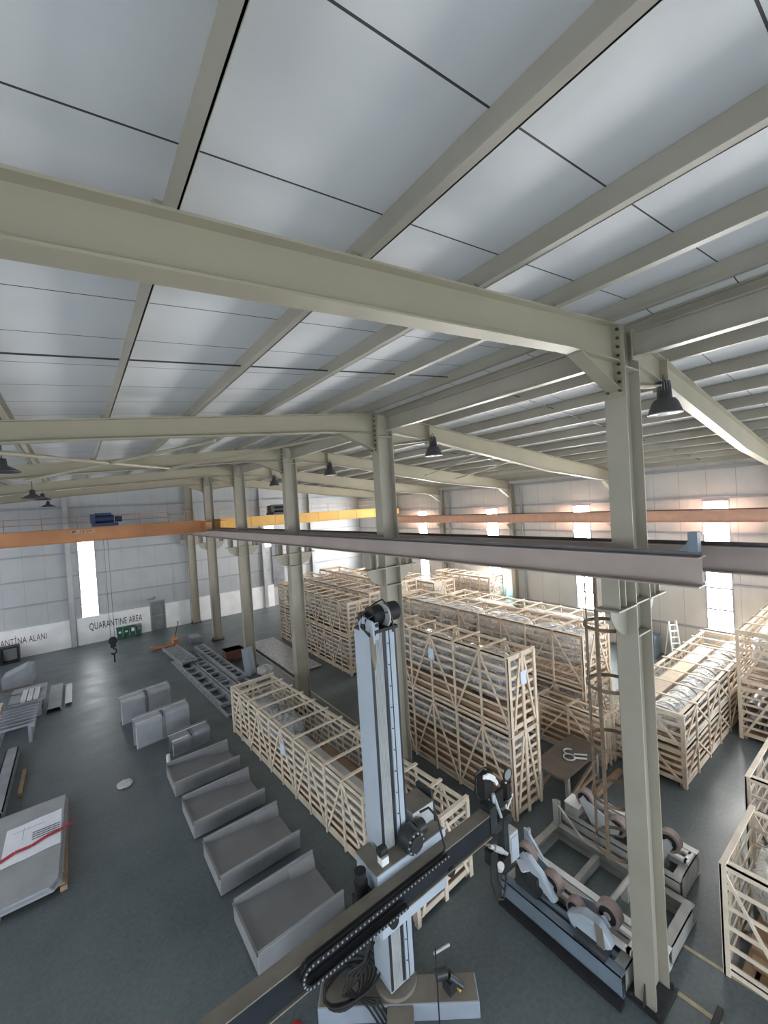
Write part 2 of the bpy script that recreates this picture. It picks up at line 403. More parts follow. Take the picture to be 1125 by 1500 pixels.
fr = MB(); fr.box((DX[0]-.06, YB-.1, 0), (DX[0], YB-.001, 2.02)); fr.box((DX[1], YB-.1, 0), (DX[1]+.06, YB-.001, 2.02)); fr.box((DX[0], YB-.1, 1.95), (DX[1], YB-.001, 2.02)); fr.box((DX[0], YB-.085, .95), (DX[1], YB-.07, 1.0))
fr.build('door_frame', 'girt', door)
MB().box((DX[0]+.08, YB-.12, .98), (DX[0]+.1, YB-.07, 1.1)).build('door_handle', 'rail', door)
g = MB().box((6.12, YB-.12, 1.5), (7.1, YB-.02, 5.75))
for k in range(7): g.box((6.1, YB-.14, 1.6+.6*k), (7.12, YB-.12, 1.66+.6*k))
struct(g.build('door_2', 'door'))
MB().box((-2.95, YB-.35, 2.15), (-2.5, YB-.1, 2.2)).box((-2.6, YB-.5, 2.2), (-2.48, YB-.05, 2.32)).build('wall_lamp', 'girt', wall_b)
# painted floor lines
MB().prism([(1.08, .35), (1.14, .35), (1.25, -1.2), (1.19, -1.2)], 'z', 0, .004).build('trim_1', 'yline')['kind'] = 'structure'
MB().prism([(.26, -.12), (.33, -.12), (.42, -1.6), (.35, -1.6)], 'z', 0, .004).build('trim_2', 'yline')['kind'] = 'structure'
MB().box((.93, 7, 0), (.99, 22, .004)).build('trim_3', 'yline')['kind'] = 'structure'

# ------------------------------------------------------------------ centre row of steel columns
ORD = ['nearest', 'second', 'third', 'fourth', 'fifth', 'sixth']
def column(n):
    lab = ['tall cream steel column nearest the camera, beside the rusty ladder cage',
           'second cream steel column of the centre row, rising behind the welding mast',
           'third cream steel column of the centre row, behind the slatted crate by the troughs',
           'fourth cream steel column of the centre row, with panels leaning at its foot',
           'fifth cream steel column of the centre row, beyond the scaffold ladder pile',
           'last cream steel column of the centre row, against the quarantine wall'][n]
    t = thing('steel_column', lab, 'column', (0, 6*n if n < 5 else 29.55, 0))
    H = 10.14
    b = MB(); b.box((-.25, -.15, .02), (-.232, .15, H)); b.box((.232, -.15, .02), (.25, .15, H)); b.box((-.232, -.007, .02), (.232, .007, H))
    for z in (6.1, 5.62, 9.55): b.box((-.232, -.14, z-.012), (.232, .14, z+.012))
    b.build('shaft', 'cream', t)
    b = MB().box((-.34, -.24, 0), (.34, .24, .03))
    for sx in (-.29, .29):
        for sy in (-.18, .18): b.cyl((sx, sy, .03), (sx, sy, .1), .022, 8)
    for sx in (-1, 1): b.prism([(sx*.25, .03), (sx*.33, .03), (sx*.25, .35)], 'y', -.01, .01)
    b.build('base_plate', 'darksteel', t)
    for s in (-1, 1):
        b = MB(); X = lambda v: s*(.25+v)
        b.box((X(0), -.16, 6.088), (X(.58), .16, 6.112))
        pr = [(X(0), 6.088), (X(.5), 6.088), (X(.48), 5.95), (X(.36), 5.8), (X(.18), 5.68), (X(0), 5.62)]
        b.prism(pr, 'y', -.008, .008)
        b.box((s*.5, -.12, 6.112), (s*.516, .12, 6.53)); b.box((s*.69, -.12, 6.112), (s*.706, .12, 6.53)); b.box((s*.516, -.006, 6.112), (s*.69, .006, 6.53))
        b.build('runway_bracket', 'cream', t)
    return t
cols = [column(n) for n in range(6)]

# roof beams left and right of each column
def rafter(n, side):
    y0 = 6*n if n < 5 else 29.55
    if n < 5:
        lab = ('%s roof beam on the left of the centre columns' if side < 0 else '%s roof beam on the right of the centre columns') % ['nearest long cream', 'second cream', 'third cream', 'fourth cream', 'fifth cream'][n]
        if n == 0: lab = 'big cream roof beam crossing the upper left, bolted to the nearest column' if side < 0 else 'cream roof beam sloping down right from the nearest column, behind the hanging lamp'
    t = thing('roof_beam', lab, 'beam', (side*.25, y0, 0))
    def P(x, z, dy=0):   # x measured from the ridge (positive outwards)
        X = side*x
        return (X - side*.25, yskew(0, X)+dy, z)
    if side < 0: top = [(.25, 10.16), (15.0, 8.69)]; bot = [(.25, 9.62), (1.6, 9.58), (6.9, 9.14), (15.0, 8.3)]
    else: top = [(.25, 10.16), (14.6, 8.72)]; bot = [(.25, 9.68), (1.75, 9.56), (8.5, 8.70), (14.6, 8.22)]
    def zt(x): a, b = top; return a[1] + (b[1]-a[1])*(x-a[0])/(b[0]-a[0])
    b = MB(); pts = [p[0] for p in bot]
    for i in range(len(bot)-1):
        (x0, z0), (x1, z1) = bot[i], bot[i+1]
        # web
        q = [P(x0, z0+.02, -.006), P(x1, z1+.02, -.006), P(x1, zt(x1)-.02, -.006), P(x0, zt(x0)-.02, -.006),
             P(x0, z0+.02, .006), P(x1, z1+.02, .006), P(x1, zt(x1)-.02, .006), P(x0, zt(x0)-.02, .006)]
        b.poly(q, [(0,1,2,3),(7,6,5,4),(0,4,5,1),(1,5,6,2),(2,6,7,3),(3,7,4,0)])
        for (za, zb) in ((z0, z1), (zt(x0)-.02, zt(x1)-.02)):
            q = [P(x0, za, -.1), P(x1, zb, -.1), P(x1, zb, .1), P(x0, za, .1), P(x0, za+.02, -.1), P(x1, zb+.02, -.1), P(x1, zb+.02, .1), P(x0, za+.02, .1)]
            b.poly(q, [(0,3,2,1),(4,5,6,7),(0,1,5,4),(1,2,6,5),(2,3,7,6),(3,0,4,7)])
    b.build('beam', 'cream2', t)
    # haunch under the beam at the column
    xh = 1.35 if side < 0 else 1.75; zb = 9.20 if side < 0 else 9.33
    zh = 9.59 if side < 0 else 9.56
    b = MB()
    q = [P(.26, 9.64, -.006), P(xh, zh, -.006), P(.26, zb, -.006), P(.26, 9.64, .006), P(xh, zh, .006), P(.26, zb, .006)]
    b.poly(q, [(0,1,2),(5,4,3),(0,3,4,1),(1,4,5,2),(2,5,3,0)])
    q = [P(.26, zb, -.1), P(xh, zh-.02, -.1), P(xh, zh-.02, .1), P(.26, zb, .1), P(.26, zb+.02, -.1), P(xh, zh, -.1), P(xh, zh, .1), P(.26, zb+.02, .1)]
    b.poly(q, [(0,3,2,1),(4,5,6,7),(0,1,5,4),(1,2,6,5),(2,3,7,6),(3,0,4,7)])
    b.build('haunch', 'cream2', t)
    b = MB(); a = P(.252, 9.1); c = P(.276, 10.14)
    b.box((a[0], -.13, 9.12), (c[0], .13, 10.14))
    b.build('end_plate', 'cream2', t)
    b = MB()
    for k in range(8):
        z = 9.2 + k*.125
        for yy in (-.085, .085):
            xx = P(.276, z)[0]; x2 = P(.305, z)[0]; b.cyl((xx, yy, z), (x2, yy, z), .022, 8)
    b.build('bolts', 'darksteel', t)
    if side > 0:
        b = MB(); z1 = zt(1.75)
        for xx in (1.735, 1.765):
            a = P(xx, 9.5); b.box((a[0]-.012, a[1]-.12, 9.46), (a[0]+.012, a[1]+.12, z1-.0))
        b.build('splice_plate', 'cream2', t)
        # knee brace at the wall
        b = MB(); b.bar(P(13.6, 8.28), P(14.55, 7.75), .16, .02); b.build('knee_haunch', 'cream2', t)
    # purlin cleats
    for x in (PXL if side < 0 else PXR):
        x = abs(x)
        if x > 13: continue
        a = P(x + .075, 0); zz = zt(x)
        MB().box((a[0]-.05, a[1]-.05, zz-.002), (a[0]+.05, a[1]+.05, zz+.05)).build('purlin_cleat', 'cream2', t)
    return t
for n in range(5):
    for s in (-1, 1): rafter(n, s)

for n in range(-1, 4):
    y0 = 6*n+.17 if n >= 0 else -9.0; y1 = 6*n+5.83
    t = thing('tie_beam', ['cream tie beam running from the nearest column towards the upper right corner', 'cream tie beam under the ridge between the nearest and second columns', 'cream tie beam under the ridge between the second and third columns', 'cream tie beam under the ridge between the third and fourth columns', 'cream tie beam under the ridge between the fourth and fifth columns'][n+1], 'beam', (.06, y0, 0))
    MB().ibeam((0, 0, 10.06), (0, y1-y0, 10.06), .36, .15).build('beam', 'purlin', t)
    MB().box((-.1, -.005 if n >= 0 else y1-y0-.01, 9.66), (.1, .012 if n >= 0 else y1-y0+.005, 10.1)).build('end_plate', 'cream2', t)

# wall columns on the right side (parts of the wall)
for n in range(-1, 5):
    y = 6*n+.7 if n != 4 else 24.7
    b = MB(); x = XW-.42
    b.box((x, y-.12, 0), (x+.016, y+.12, 8.55)); b.box((x+.32, y-.12, 0), (x+.335, y+.12, 8.55)); b.box((x+.016, y-.006, 0), (x+.32, y+.006, 8.55))
    b.box((x-.4, y-.1, 6.1), (x, y+.1, 6.13)); b.prism([(x, 6.1), (x-.38, 6.1), (x, 5.7)], 'y', y-.01, y+.01)
    b.build('wall_column', 'cream', wall_r)
    MB().cyl((XW-.12, y-.6, .1), (XW-.12, y-.6, 8.3), .06, 10).build('drain_pipe', 'girt', wall_r)

# roof bracing tubes
def brace(lab, p0, p1, r=.045):
    t = tag(MB().cyl(p0, p1, r, 8).build('roof_brace', 'cream2'), lab, 'brace')
    return t
zb_ = lambda x: 9.62 - .1*abs(x) - .0
for x0, x1, a, c, lab in [(-7.6, -4.2, 11.7, 6.3, 'diagonal roof brace on the left, falling towards the far left lamp'),
                          (-7.6, -4.2, 6.3, 11.7, 'diagonal roof brace on the left, crossing the one beside the black lamp'),
                          (-4.1, -.9, 11.7, 6.3, 'diagonal roof brace left of the centre columns, near the ridge'),
                          (4.6, 7.0, 6.5, 11.9, 'dark diagonal roof brace on the right, next to the second hanging lamp'),
                          (6.4, 9.0, 6.5, 11.9, 'dark diagonal roof brace on the right, further from the second lamp')]:
    dz = 0
    brace(lab, (x0, a+.02*x0*0, zb_(x0)+.12), (x1, c, zb_(x1)+.12), .04 if x0 < 0 else .032)

# crane runway beams
def runway(x, y0, lab, mat, h=.37, ztop=6.90, stop=None):
    t = thing('crane_runway', lab, 'crane rail', (x, y0, 0)); L = 29.3-y0
    MB().ibeam((0, 0, ztop), (0, L, ztop), h, .30).build('runway_beam', mat, t)
    MB().box((-.028, 0, ztop), (.028, L, ztop+.055)).build('rail', 'rail', t)
    if stop is not None:
        MB().box((-.06, stop, ztop+.055), (.06, stop+.1, ztop+.30)).prism([(stop+.1, ztop+.06), (stop+.19, ztop+.06), (stop+.1, ztop+.2)], 'x', -.03, .03).build('end_stop', 'bedblue', t)
    return t
runway(-.6, -1.05, 'long crane runway beam on the left brackets of the centre columns', 'primer', stop=.02)
runway(.6, YF, 'crane runway beam on the right brackets of the centre columns', 'primer')
t = thing('crane_runway', 'faded orange crane runway beam along the right windowed wall', 'crane rail', (14.3, YF, 0))
MB().ibeam((0, 0, 6.72), (0, 38.3, 6.72), .5, .26).build('runway_beam', 'pinkbeam', t)
MB().box((-.028, 0, 6.72), (.028, 38.3, 6.77)).build('rail', 'rail', t)

# overhead cranes
def crane(lab, x0, x1, y, mat, blue, sign, tx):
    t = thing('overhead_crane', lab, 'crane', ((x0+x1)/2, y, 6.97)); w = (x1-x0)/2
    for dy, nm in ((-.45, 'girder'), (.65, 'girder')):
        b = MB(); b.box((-w, dy-.17, -.12), (w, dy-.15, .5)); b.box((-w, dy+.13, -.12), (w, dy+.15, .5)); b.box((-w, dy-.22, .5), (w, dy+.2, .53)); b.box((-w, dy-.22, -.15), (w, dy+.2, -.12))
        for k in range(9): b.box((-w+.3+k*(2*w-.6)/8, dy-.19, -.12), (-w+.33+k*(2*w-.6)/8, dy-.17, .5))
        b.build(nm, mat, t)
    for s in (-1, 1):
        b = MB(); b.box((s*w-.17, -1.2, -.02), (s*w+.17, 1.4, .4))
        for yy in (-1, 1.2): b.cyl((s*w-.06, yy, .09), (s*w+.06, yy, .09), .1, 14)
        b.build('end_carriage', mat, t)
    hr = MB(); n = 9
    for k in range(n):
        xx = -w+.3+k*(2*w-.6)/(n-1); hr.cyl((xx, .85, .53), (xx, .85, 1.12), .016, 6)
    for zz in (.82, 1.12): hr.cyl((-w+.3, .85, zz), (w-.3, .85, zz), .016, 6)
    hr.build('handrail', mat, t)
    cx = tx-(x0+x1)/2
    tr = MB(); tr.box((cx-.6, -.55, .56), (cx+.5, .75, .72)); tr.cyl((cx-.45, 0, .92), (cx+.35, 0, .92), .22, 16); tr.box((cx-.66, -.35, .72), (cx-.45, .4, 1.2)); tr.box((cx-.45, -.3, 1.12), (cx+.25, .35, 1.24)); tr.cyl((cx+.4, .1, .9), (cx+.72, .1, .9), .15, 12)
    tr.build('hoist_trolley', blue, t)
    if sign:
        sx, sw = sign
        sx -= (x0+x1)/2
        pl = MB().box((sx, -.655, .28), (sx+sw, -.645, .46)).build('sign_plate', 'pinkbeam', t)
        text('12 t', .2, (sx+.36, -.658, .30), (PI/2, 0, 0), 'ink', 'lettering', pl)
        mk = MB()
        for q in (0, .08): mk.prism([(sx+.03+q, .31), (sx+.08+q, .31), (sx+.16+q, .43), (sx+.11+q, .43)], 'y', -.66, -.655)
        mk.prism([(sx+.72, .355), (sx+.88, .355), (sx+.88, .385), (sx+.72, .385)], 'y', -.66, -.655)
        mk.build('sign_mark', 'ink', pl)
    return t
crane('orange travelling crane over the left bay with a navy hoist on top', -12.5, -.6, 23.1, 'orange', 'blue', (-6.85, 1.0), -5.35)
crane('yellow travelling crane over the right bay, seen between the columns', .6, 14.3, 24.5, 'yellow', 'darksteel', None, 4.7)
# hook of the left crane
t = thing('crane_hook', 'black crane hook hanging on wire ropes in front of the quarantine wall', 'hook', (-5.42, 23.2, .35))
MB().cyl((-.09, 0, 1.3), (-.09, 0, 7.1), .012, 6).cyl((.09, 0, 1.3), (.09, 0, 7.1), .012, 6).build('wire_rope', 'rail', t)
MB().cyl((0, -.07, 1.15), (0, .07, 1.15), .2, 18).box((-.12, -.09, .8), (.12, .09, 1.2)).build('hook_block', 'black', t)
MB().torus((0, 0, .58), .13, .04, 'y', 20, 8, -.5*PI-.9, .5*PI).cyl((0, 0, .7), (0, 0, .85), .04, 8).build('hook', 'black', t)
MB().cyl((.02, 0, 0), (.02, 0, .45), .035, 8).build('sling', 'black', t)

# high-bay lamps
def lamp(loc, lab, s=1.0):
    t = thing('high_bay_lamp', lab, 'lamp', loc)
    MB().lathe([(.001, .30), (.10, .30), (.115, .02), (.16, 0), (.20, -.06), (.255, -.22), (.265, -.25), (.245, -.25), (.18, -.06), (.001, -.05)], n=28).build('shade', 'lampblack', t)
    b = MB()
    for k in range(16):
        a = 2*PI*k/16; b.bar((.105*math.cos(a), .105*math.sin(a), .03), (.098*math.cos(a), .098*math.sin(a), .29), .006, .012)
    b.build('heat_sink', 'machgrey', t)
    MB().lathe([(.001, -.235), (.24, -.235), (.24, -.245), (.001, -.245)], n=28).build('lens', 'lens', t)
    MB().torus((0, 0, .34), .045, .01, 'y', 16, 6).build('hook', 'rail', t)
    return t
MB_cable = lambda t, h: MB().cyl((0, 0, .38), (0, 0, h), .008, 6).build('cable', 'rail', t)
for loc, lab, h in [((1.58, -.02, 9.28), 'black bell lamp hanging beside the nearest column', .42),
                    ((1.82, 5.95, 9.34), 'black bell lamp hanging to the right of the second column', .42),
                    ((1.8, 12.0, 9.34), 'black bell lamp hanging to the right of the third column', .42),
                    ((1.85, 18.0, 9.34), 'small black bell lamp seen just right of the fourth column', .42)]:
    MB_cable(lamp(loc, lab), h)
for loc, lab, h in [((-7.8, 9.0, 9.02), 'black round lamp at the far left edge, nearest of the left lamps', .61),
                    ((-7.7, 15.0, 8.75), 'black dish lamp of the left bay, second from the camera', .89),
                    ((-7.7, 20.6, 8.95), 'black dish lamp of the left bay, third from the camera', .69),
                    ((-7.7, 25.0, 8.8), 'farthest small black dish lamp of the left bay', .84)]:
    t = thing('dish_lamp', lab, 'lamp', loc)
    MB().lathe([(.001, .2), (.07, .2), (.09, .05), (.3, -.06), (.31, -.09), (.29, -.09), (.08, .0), (.001, 0)], n=24).build('shade', 'lampblack', t)
    MB().cyl((0, 0, .2), (0, 0, h), .014, 6).build('rod', 'rail', t)

# ------------------------------------------------------------------ slatted timber crates
def crate(lab, L, W, H, loc, rz=0, mat='pine', rows=7, bay=.8, group=None, fine=True, cross=False, tags=()):
    """local frame: length along y (0..L), width along x (0..W), height z (0..H)"""
    t = thing('slatted_crate', lab, 'crate', loc, rz, group)
    np_ = max(2, round(L/bay)); bay = L/np_; G = 1-.92
    z0 = .10
    b = MB()                                             # base: skids and floor boards
    for xx in (.13, W/2, W-.13): b.box((xx-.05, .06, 0), (xx+.05, L-.06, z0))
    k = 0; y = .06
    while y < L-.2: b.box((.075, y, z0), (W-.075, y+.14, z0+.025)); y += .2
    b.build('base', 'pineold', t)
    for sx in (0, 1):
        xi = .045 if sx == 0 else W-.045                 # slat plane
        b = MB(); d = 1 if sx == 0 else -1
        for r in range(rows+1):
            zc = z0+.05+(H-z0-.1)*r/rows; hh = .05 if r in (0, rows) else .033
            b.box((xi, .01, zc-hh), (xi+d*.022, L-.01, zc+hh))
        # flat top rail
        b.box((xi, 0, H-.03), (xi+d*.12, L, H)); b.box((xi, 0, .02), (xi+d*.03, L, z0+.03))
        p = b.build('side_panel', mat, t)
        for i in range(np_+1):
            yy = min(max(i*bay, .045), L-.045)
            w = .042 if i in (0, np_) else .025
            MB().box((xi-d*.04, yy-w, .0), (xi-d*.001, yy+w, H-.004)).build('post', mat, p)
        for i in range(np_):
            if i % 2 == 0: ya, za, yb, zb = i*bay+.06, .14, (i+1)*bay-.03, H-.08
            else: ya, za, yb, zb = i*bay+.03, H-.08, (i+1)*bay-.06, .14
            MB().bar((xi-d*.022, ya, za), (xi-d*.022, yb, zb), .046, .03, (1,0,0)).build('brace', mat, p)
    for sy in (0, 1):
        yi = .03 if sy == 0 else L-.03; d = 1 if sy == 0 else -1
        b = MB()
        for r in range(rows+1):
            zc = z0+.05+(H-z0-.1)*r/rows; hh = .055 if r in (0, rows) else .036
            b.box((.05, yi, zc-hh), (W-.05, yi+d*.022, zc+hh))
        p = b.build('end_panel', mat, t)
        for xx in (.05, W/2, W-.05): MB().box((xx-.045, yi-d*.035, 0), (xx+.045, yi-d*.001, H-.004)).build('post', mat, p)
        for (xa, za, xb, zb) in ((.14, .14, W/2-.08, H-.1), (W/2+.08, H-.1, W-.14, .14)):
            MB().bar((xa, yi-d*.02, za), (xb, yi-d*.02, zb), .06, .03, (0,1,0)).build('brace', mat, p)
    for i in range(np_+1):
        yy = min(max(i*bay, .05), L-.05)
        MB().box((-.01, yy-.04, H), (W+.01, yy+.04, H+.028)).build('top_batten', mat, t)
    for (side, y, z) in tags:
        if side == 'l': MB().box((-.012, y, z), (-.004, y+.22, z+.32)).build('paper_tag', 'label', t)
        if side == 'e': MB().box((y, -.022, z), (y+.22, -.014, z+.32)).build('paper_tag', 'label', t)
    return t
def blob(name, lab, cat, a, b, mat, loc=(0,0,0), rz=0, seg=(6, 14, 5), amp=.05, p=4.0, group=None, seed=1):
    """rounded wrapped block from corner a to corner b, lumpy"""
    rnd = random.Random(seed); m = MB()
    cx = [(a[i]+b[i])/2 for i in range(3)]; h = [(b[i]-a[i])/2 for i in range(3)]
    nu, nv = 28, 14; q = []
    for j in range(nv+1):
        ph = -PI/2+PI*j/nv
        for i in range(nu):
            th = 2*PI*i/nu
            d = Vector((math.cos(ph)*math.cos(th), math.cos(ph)*math.sin(th), math.sin(ph)))
            k = (abs(d.x)**p+abs(d.y)**p+abs(d.z)**p)**(-1/p)
            k *= 1+amp*(rnd.random()-.9)
            q.append((cx[0]+d.x*k*h[0], cx[1]+d.y*k*h[1], cx[2]+d.z*k*h[2]))
    fs = [(j*nu+i, j*nu+(i+1) % nu, (j+1)*nu+(i+1) % nu, (j+1)*nu+i) for j in range(nv) for i in range(nu)]
    m.poly(q, fs, True)
    o = m.build(name, mat); o.location = loc; o.rotation_euler = (0, 0, rz)
    return tag(o, lab, cat, group)
def boxes(name, lab, cat, lst, mat, loc=(0,0,0), rz=0, group=None):
    m = MB()
    for a, b in lst: m.box(a, b)
    o = m.build(name, mat, bevel=.01); o.location = loc; o.rotation_euler = (0, 0, rz)
    return tag(o, lab, cat, group)

# L: the long single crate beside the troughs
rzL = .0514
LL = (-2.12, 3.04, 0)
crate('long pale slatted crate on the floor between the troughs and the welding mast', 9.33, 1.62, 1.62, LL, rzL, 'pine2', 7, .78, tags=[('l', 5.15, .95)])
blob('wrapped_duct', 'silver plastic wrapped duct in the far end of the long crate by the troughs', 'duct', (.42, 5.6, .14), (1.12, 8.9, 1.45), 'foil', LL, rzL, amp=.12, seed=3)
boxes('board_pack', 'brown board pack lying low along the left side of the long crate by the troughs', 'boards', [((.12, .25, .125), (.38, 9.0, .48))], 'ply', LL, rzL)
boxes('duct_section', 'grey sheet metal duct in the near half of the long crate by the troughs', 'duct', [((.14, .35, .50), (.62, 5.4, 1.28)), ((.16, 1.2, 1.28), (.6, 5.2, 1.33))], 'carton', LL, rzL)
boxes('board_pack', 'brown board pack on the floor of the near half of the long crate', 'boards', [((.72, .4, .125), (1.45, 5.3, .62))], 'ply', LL, rzL)

# M: tall two-high stack in the middle
M0 = (1.32, 3.36, 0); ML = 6.3
crate('lower slatted crate of the tall stack right of the welding mast', ML, 1.12, 2.0, M0, 0, 'pine', 8, .92)
crate('upper slatted crate of the tall stack right of the welding mast, paper tags on it', ML, 1.12, 1.9, (1.32, 3.36, 2.03), 0, 'pine', 7, .92, tags=[('l', 2.55, 1.2), ('e', .45, 1.15)])
for k in range(3):
    blob('wrapped_duct', ['crumpled plastic wrapped duct at the near end of the tall stack, lower crate', 'plastic wrapped duct in the middle of the lower crate of the tall stack', 'plastic wrapped duct at the far end of the lower crate of the tall stack'][k], 'duct', (.16, .2+2.0*k, .95), (.96, 2.15+2.0*k, 1.85), 'wrap', M0, 0, amp=.1, seed=10+k)
    blob('wrapped_duct', ['crumpled plastic wrapped duct at the near end of the tall stack, upper crate', 'plastic wrapped duct in the middle of the upper crate of the tall stack', 'plastic wrapped duct at the far end of the upper crate of the tall stack'][k], 'duct', (.14, .2+2.0*k, .55), (.98, 2.15+2.0*k, 1.72), 'wrap', (1.32, 3.36, 2.03), 0, amp=.1, seed=20+k)
boxes('board_pack', 'brown boards packed in the bottom of the lower crate of the tall stack', 'boards', [((.14, .2, .125), (.98, 6.1, .9))], 'ply', M0)
boxes('board_pack', 'brown boards packed in the bottom of the upper crate of the tall stack', 'boards', [((.14, .2, .125), (.98, 6.1, .52))], 'ply', (1.32, 3.36, 2.03))

# N: stack behind M
N0 = (5.5, 3.55, 0)
crate('upper slatted crate of the stack behind the tall stack, packed with white wrapped goods', 9.2, 1.75, 1.68, (5.5, 3.75, 1.66), 0, 'pine', 6, 1.0)
crate('lower slatted crate of the stack behind the tall stack', 9.2, 1.75, 1.63, (5.5, 3.75, 0), 0, 'pine', 6, 1.0)
for k in range(4):
    blob('wrapped_duct', ['white wrapped duct at the near end of the stack behind the tall stack', 'second white wrapped duct from the near end of the stack behind the tall stack', 'third white wrapped duct from the near end of the stack behind the tall stack', 'far white wrapped duct of the stack behind the tall stack'][k], 'duct', (.16, .2+2.25*k, .5), (1.6, 2.4+2.25*k, 1.55), 'wrapw', (5.5, 3.75, 1.66), 0, amp=.07, seed=30+k)
    blob('wrapped_duct', ['white wrapped duct low at the near end of the stack behind the tall stack', 'second low white wrapped duct of the stack behind the tall stack', 'third low white wrapped duct of the stack behind the tall stack', 'far low white wrapped duct of the stack behind the tall stack'][k], 'duct', (.16, .2+2.25*k, .3), (1.6, 2.4+2.25*k, 1.5), 'wrap', (5.5, 3.75, 0), 0, amp=.07, seed=40+k)
crate('short low slatted crate standing in front of the stack behind the ladder cage', 2.1, .66, 1.42, (4.72, 2.85, 0), 0, 'pine', 6, 1.0)
boxes('board_pack', 'brown boards lying inside the short low crate behind the ladder cage', 'boards', [((.12, .2, .125), (.54, 1.9, .8))], 'ply', (4.72, 2.85, 0))

# F: far left stack and the rows behind it
def row(x, y, L, W, h, labs, mat='pine', bay=.95, rows=6, wrap=None, sd=0, group=None):
    z = 0
    for i, lb in enumerate(labs):
        crate(lb[0], L, W, h, (x, y, z), 0, mat, rows, bay)
        n = max(1, round(L/4))
        if lb[1]:
            for k in range(n):
                lab = lb[1] if n == 1 else ('near ', 'middle ' if n > 2 else 'far ', 'far ')[k] + lb[1]
                blob('wrapped_duct', lab, 'duct', (.15, .2+(L-.4)*k/n, .2), (W-.15, .1+(L-.4)*(k+1)/n, h-.15), wrap or 'wrap', (x, y, z), 0, amp=.08, seed=sd+10*i+k)
        z += h+.03
row(3.02, 13.35, 8.0, 1.3, 1.66, [('lower slatted crate of the far stack left of the welding mast', 'wrapped duct inside the lower crate of the far stack left of the mast'), ('upper slatted crate of the far stack left of the welding mast', 'wrapped duct inside the upper crate of the far stack left of the mast')], 'pine', .8, 7, sd=100)
row(4.85, 14.2, 9.0, 1.5, 1.66, [('lower crate of the row just behind the far left stack', ''), ('upper crate of the row just behind the far left stack', 'wrapped duct inside the upper crate just behind the far left stack')], 'pine', 1.0, 6, sd=130)
row(7.3, 15.3, 8.7, 1.7, 1.66, [('lower crate of the third row back, towards the far corner', ''), ('upper crate of the third row back, towards the far corner', 'white wrapped duct in the upper crate of the third row back')], 'pine', 1.0, 5, 'wrapw', sd=160)
row(9.6, 14.5, 8.5, 1.7, 1.52, [('lower crate of the fourth row back, by the far corner', ''), ('upper crate of the fourth row back, by the far corner', 'white wrapped duct in the upper crate of the fourth row back')], 'pine', 1.0, 5, 'wrapw', sd=190)
row(12.75, 13.1, 4.6, 1.35, 1.5, [('lower crate of the short stack by the right wall windows', ''), ('upper crate of the short stack by the right wall windows', 'wrapped goods in the upper crate of the short stack by the right wall')], 'pine', .8, 6, sd=220)
row(8.6, 5.4, 7.6, 1.9, 1.36, [('lower crate of the low row under the right windows', ''), ('upper crate of the low row under the right windows', 'white wrapped duct in the low row under the right windows')], 'pine2', 1.0, 5, 'wrapw', sd=250)

# P: right stack pointing at the wall (length along X): rz = -90 deg
P0 = (5.42, 2.97, 0); rP = -PI/2
def xcrate(lab, x, y1, L, W, H, z=0, **k):   # corner at (x, y1), length to +x, width to -y
    return crate(lab, L, W, H, (x, y1, z), rP, **k)
xcrate('lower slatted crate of the sunlit stack right of the nearest column', 5.42, 2.97, 7.9, 1.82, .93, mat='pine', rows=4, bay=1.0)
xcrate('upper slatted crate of the sunlit stack right of the nearest column, full of white rolls', 5.42, 2.97, 7.9, 1.82, .93, z=.96, mat='pine2', rows=3, bay=1.0)
for k in range(4):
    o = MB()
    L0 = .4+1.8*k
    o.cyl((1.18, L0, .50), (1.18, L0+1.7, .50), .36, 24)
    for q in range(3): o.cyl((1.18, L0+.25+.5*q, .50), (1.18, L0+.4+.5*q, .50), .375, 24)
    o = o.build('wrapped_roll', 'wrapw'); o.location = (5.42, 2.97, .96); o.rotation_euler = (0, 0, rP)
    tag(o, ['nearest white wrapped roll in the sunlit upper crate', 'second white wrapped roll in the sunlit upper crate', 'third white wrapped roll in the sunlit upper crate', 'farthest white wrapped roll in the sunlit upper crate, by the wall'][k], 'roll')
boxes('board_pack', 'pale timber box beside the white rolls in the sunlit upper crate', 'boards', [((.25, 1.0, .125), (.7, 6.8, .62))], 'pine', (5.42, 2.97, .96), rP)
boxes('board_pack', 'brown boards filling the lower crate of the sunlit stack', 'boards', [((.2, .3, .125), (1.6, 7.5, .75))], 'ply', (5.42, 2.97, 0), rP)
# Q: taller stack further right
xcrate('lower slatted crate of the tall stack at the right edge, tube ends showing', 9.15, .92, 5.2, 1.8, 1.58, mat='pine', rows=6, bay=1.0)
xcrate('upper slatted crate of the tall stack at the right edge', 9.15, .92, 5.2, 1.8, 1.68, z=1.61, mat='pine', rows=6, bay=1.0)
blob('wrapped_duct', 'pale wrapped duct in the upper crate of the tall stack at the right edge', 'duct', (.15, .2, .3), (1.65, 4.9, 1.5), 'wrapw', (9.15, .92, 1.61), rP, amp=.06, seed=300)
for k in range(6):
    yy = .28+.42*(k % 3); zz = .42+.5*(k//3)
    o = MB().cyl((yy, .25, zz), (yy, 4.9, zz), .17, 18, cap=False).cyl((yy, .25, zz), (yy, 4.9, zz), .15, 18, cap=False).strip((yy, .26, zz), .15, .02, .02, 'y', 18)
    o = o.build('metal_tube', 'alu'); o.location = (9.15, .92, 0); o.rotation_euler = (0, 0, rP)
    tag(o, ('lower', 'upper')[k//3] + (' left', ' middle', ' right')[k % 3] + ' shiny metal tube in the crate at the right edge', 'tube', 'metal tubes in the right edge crate')
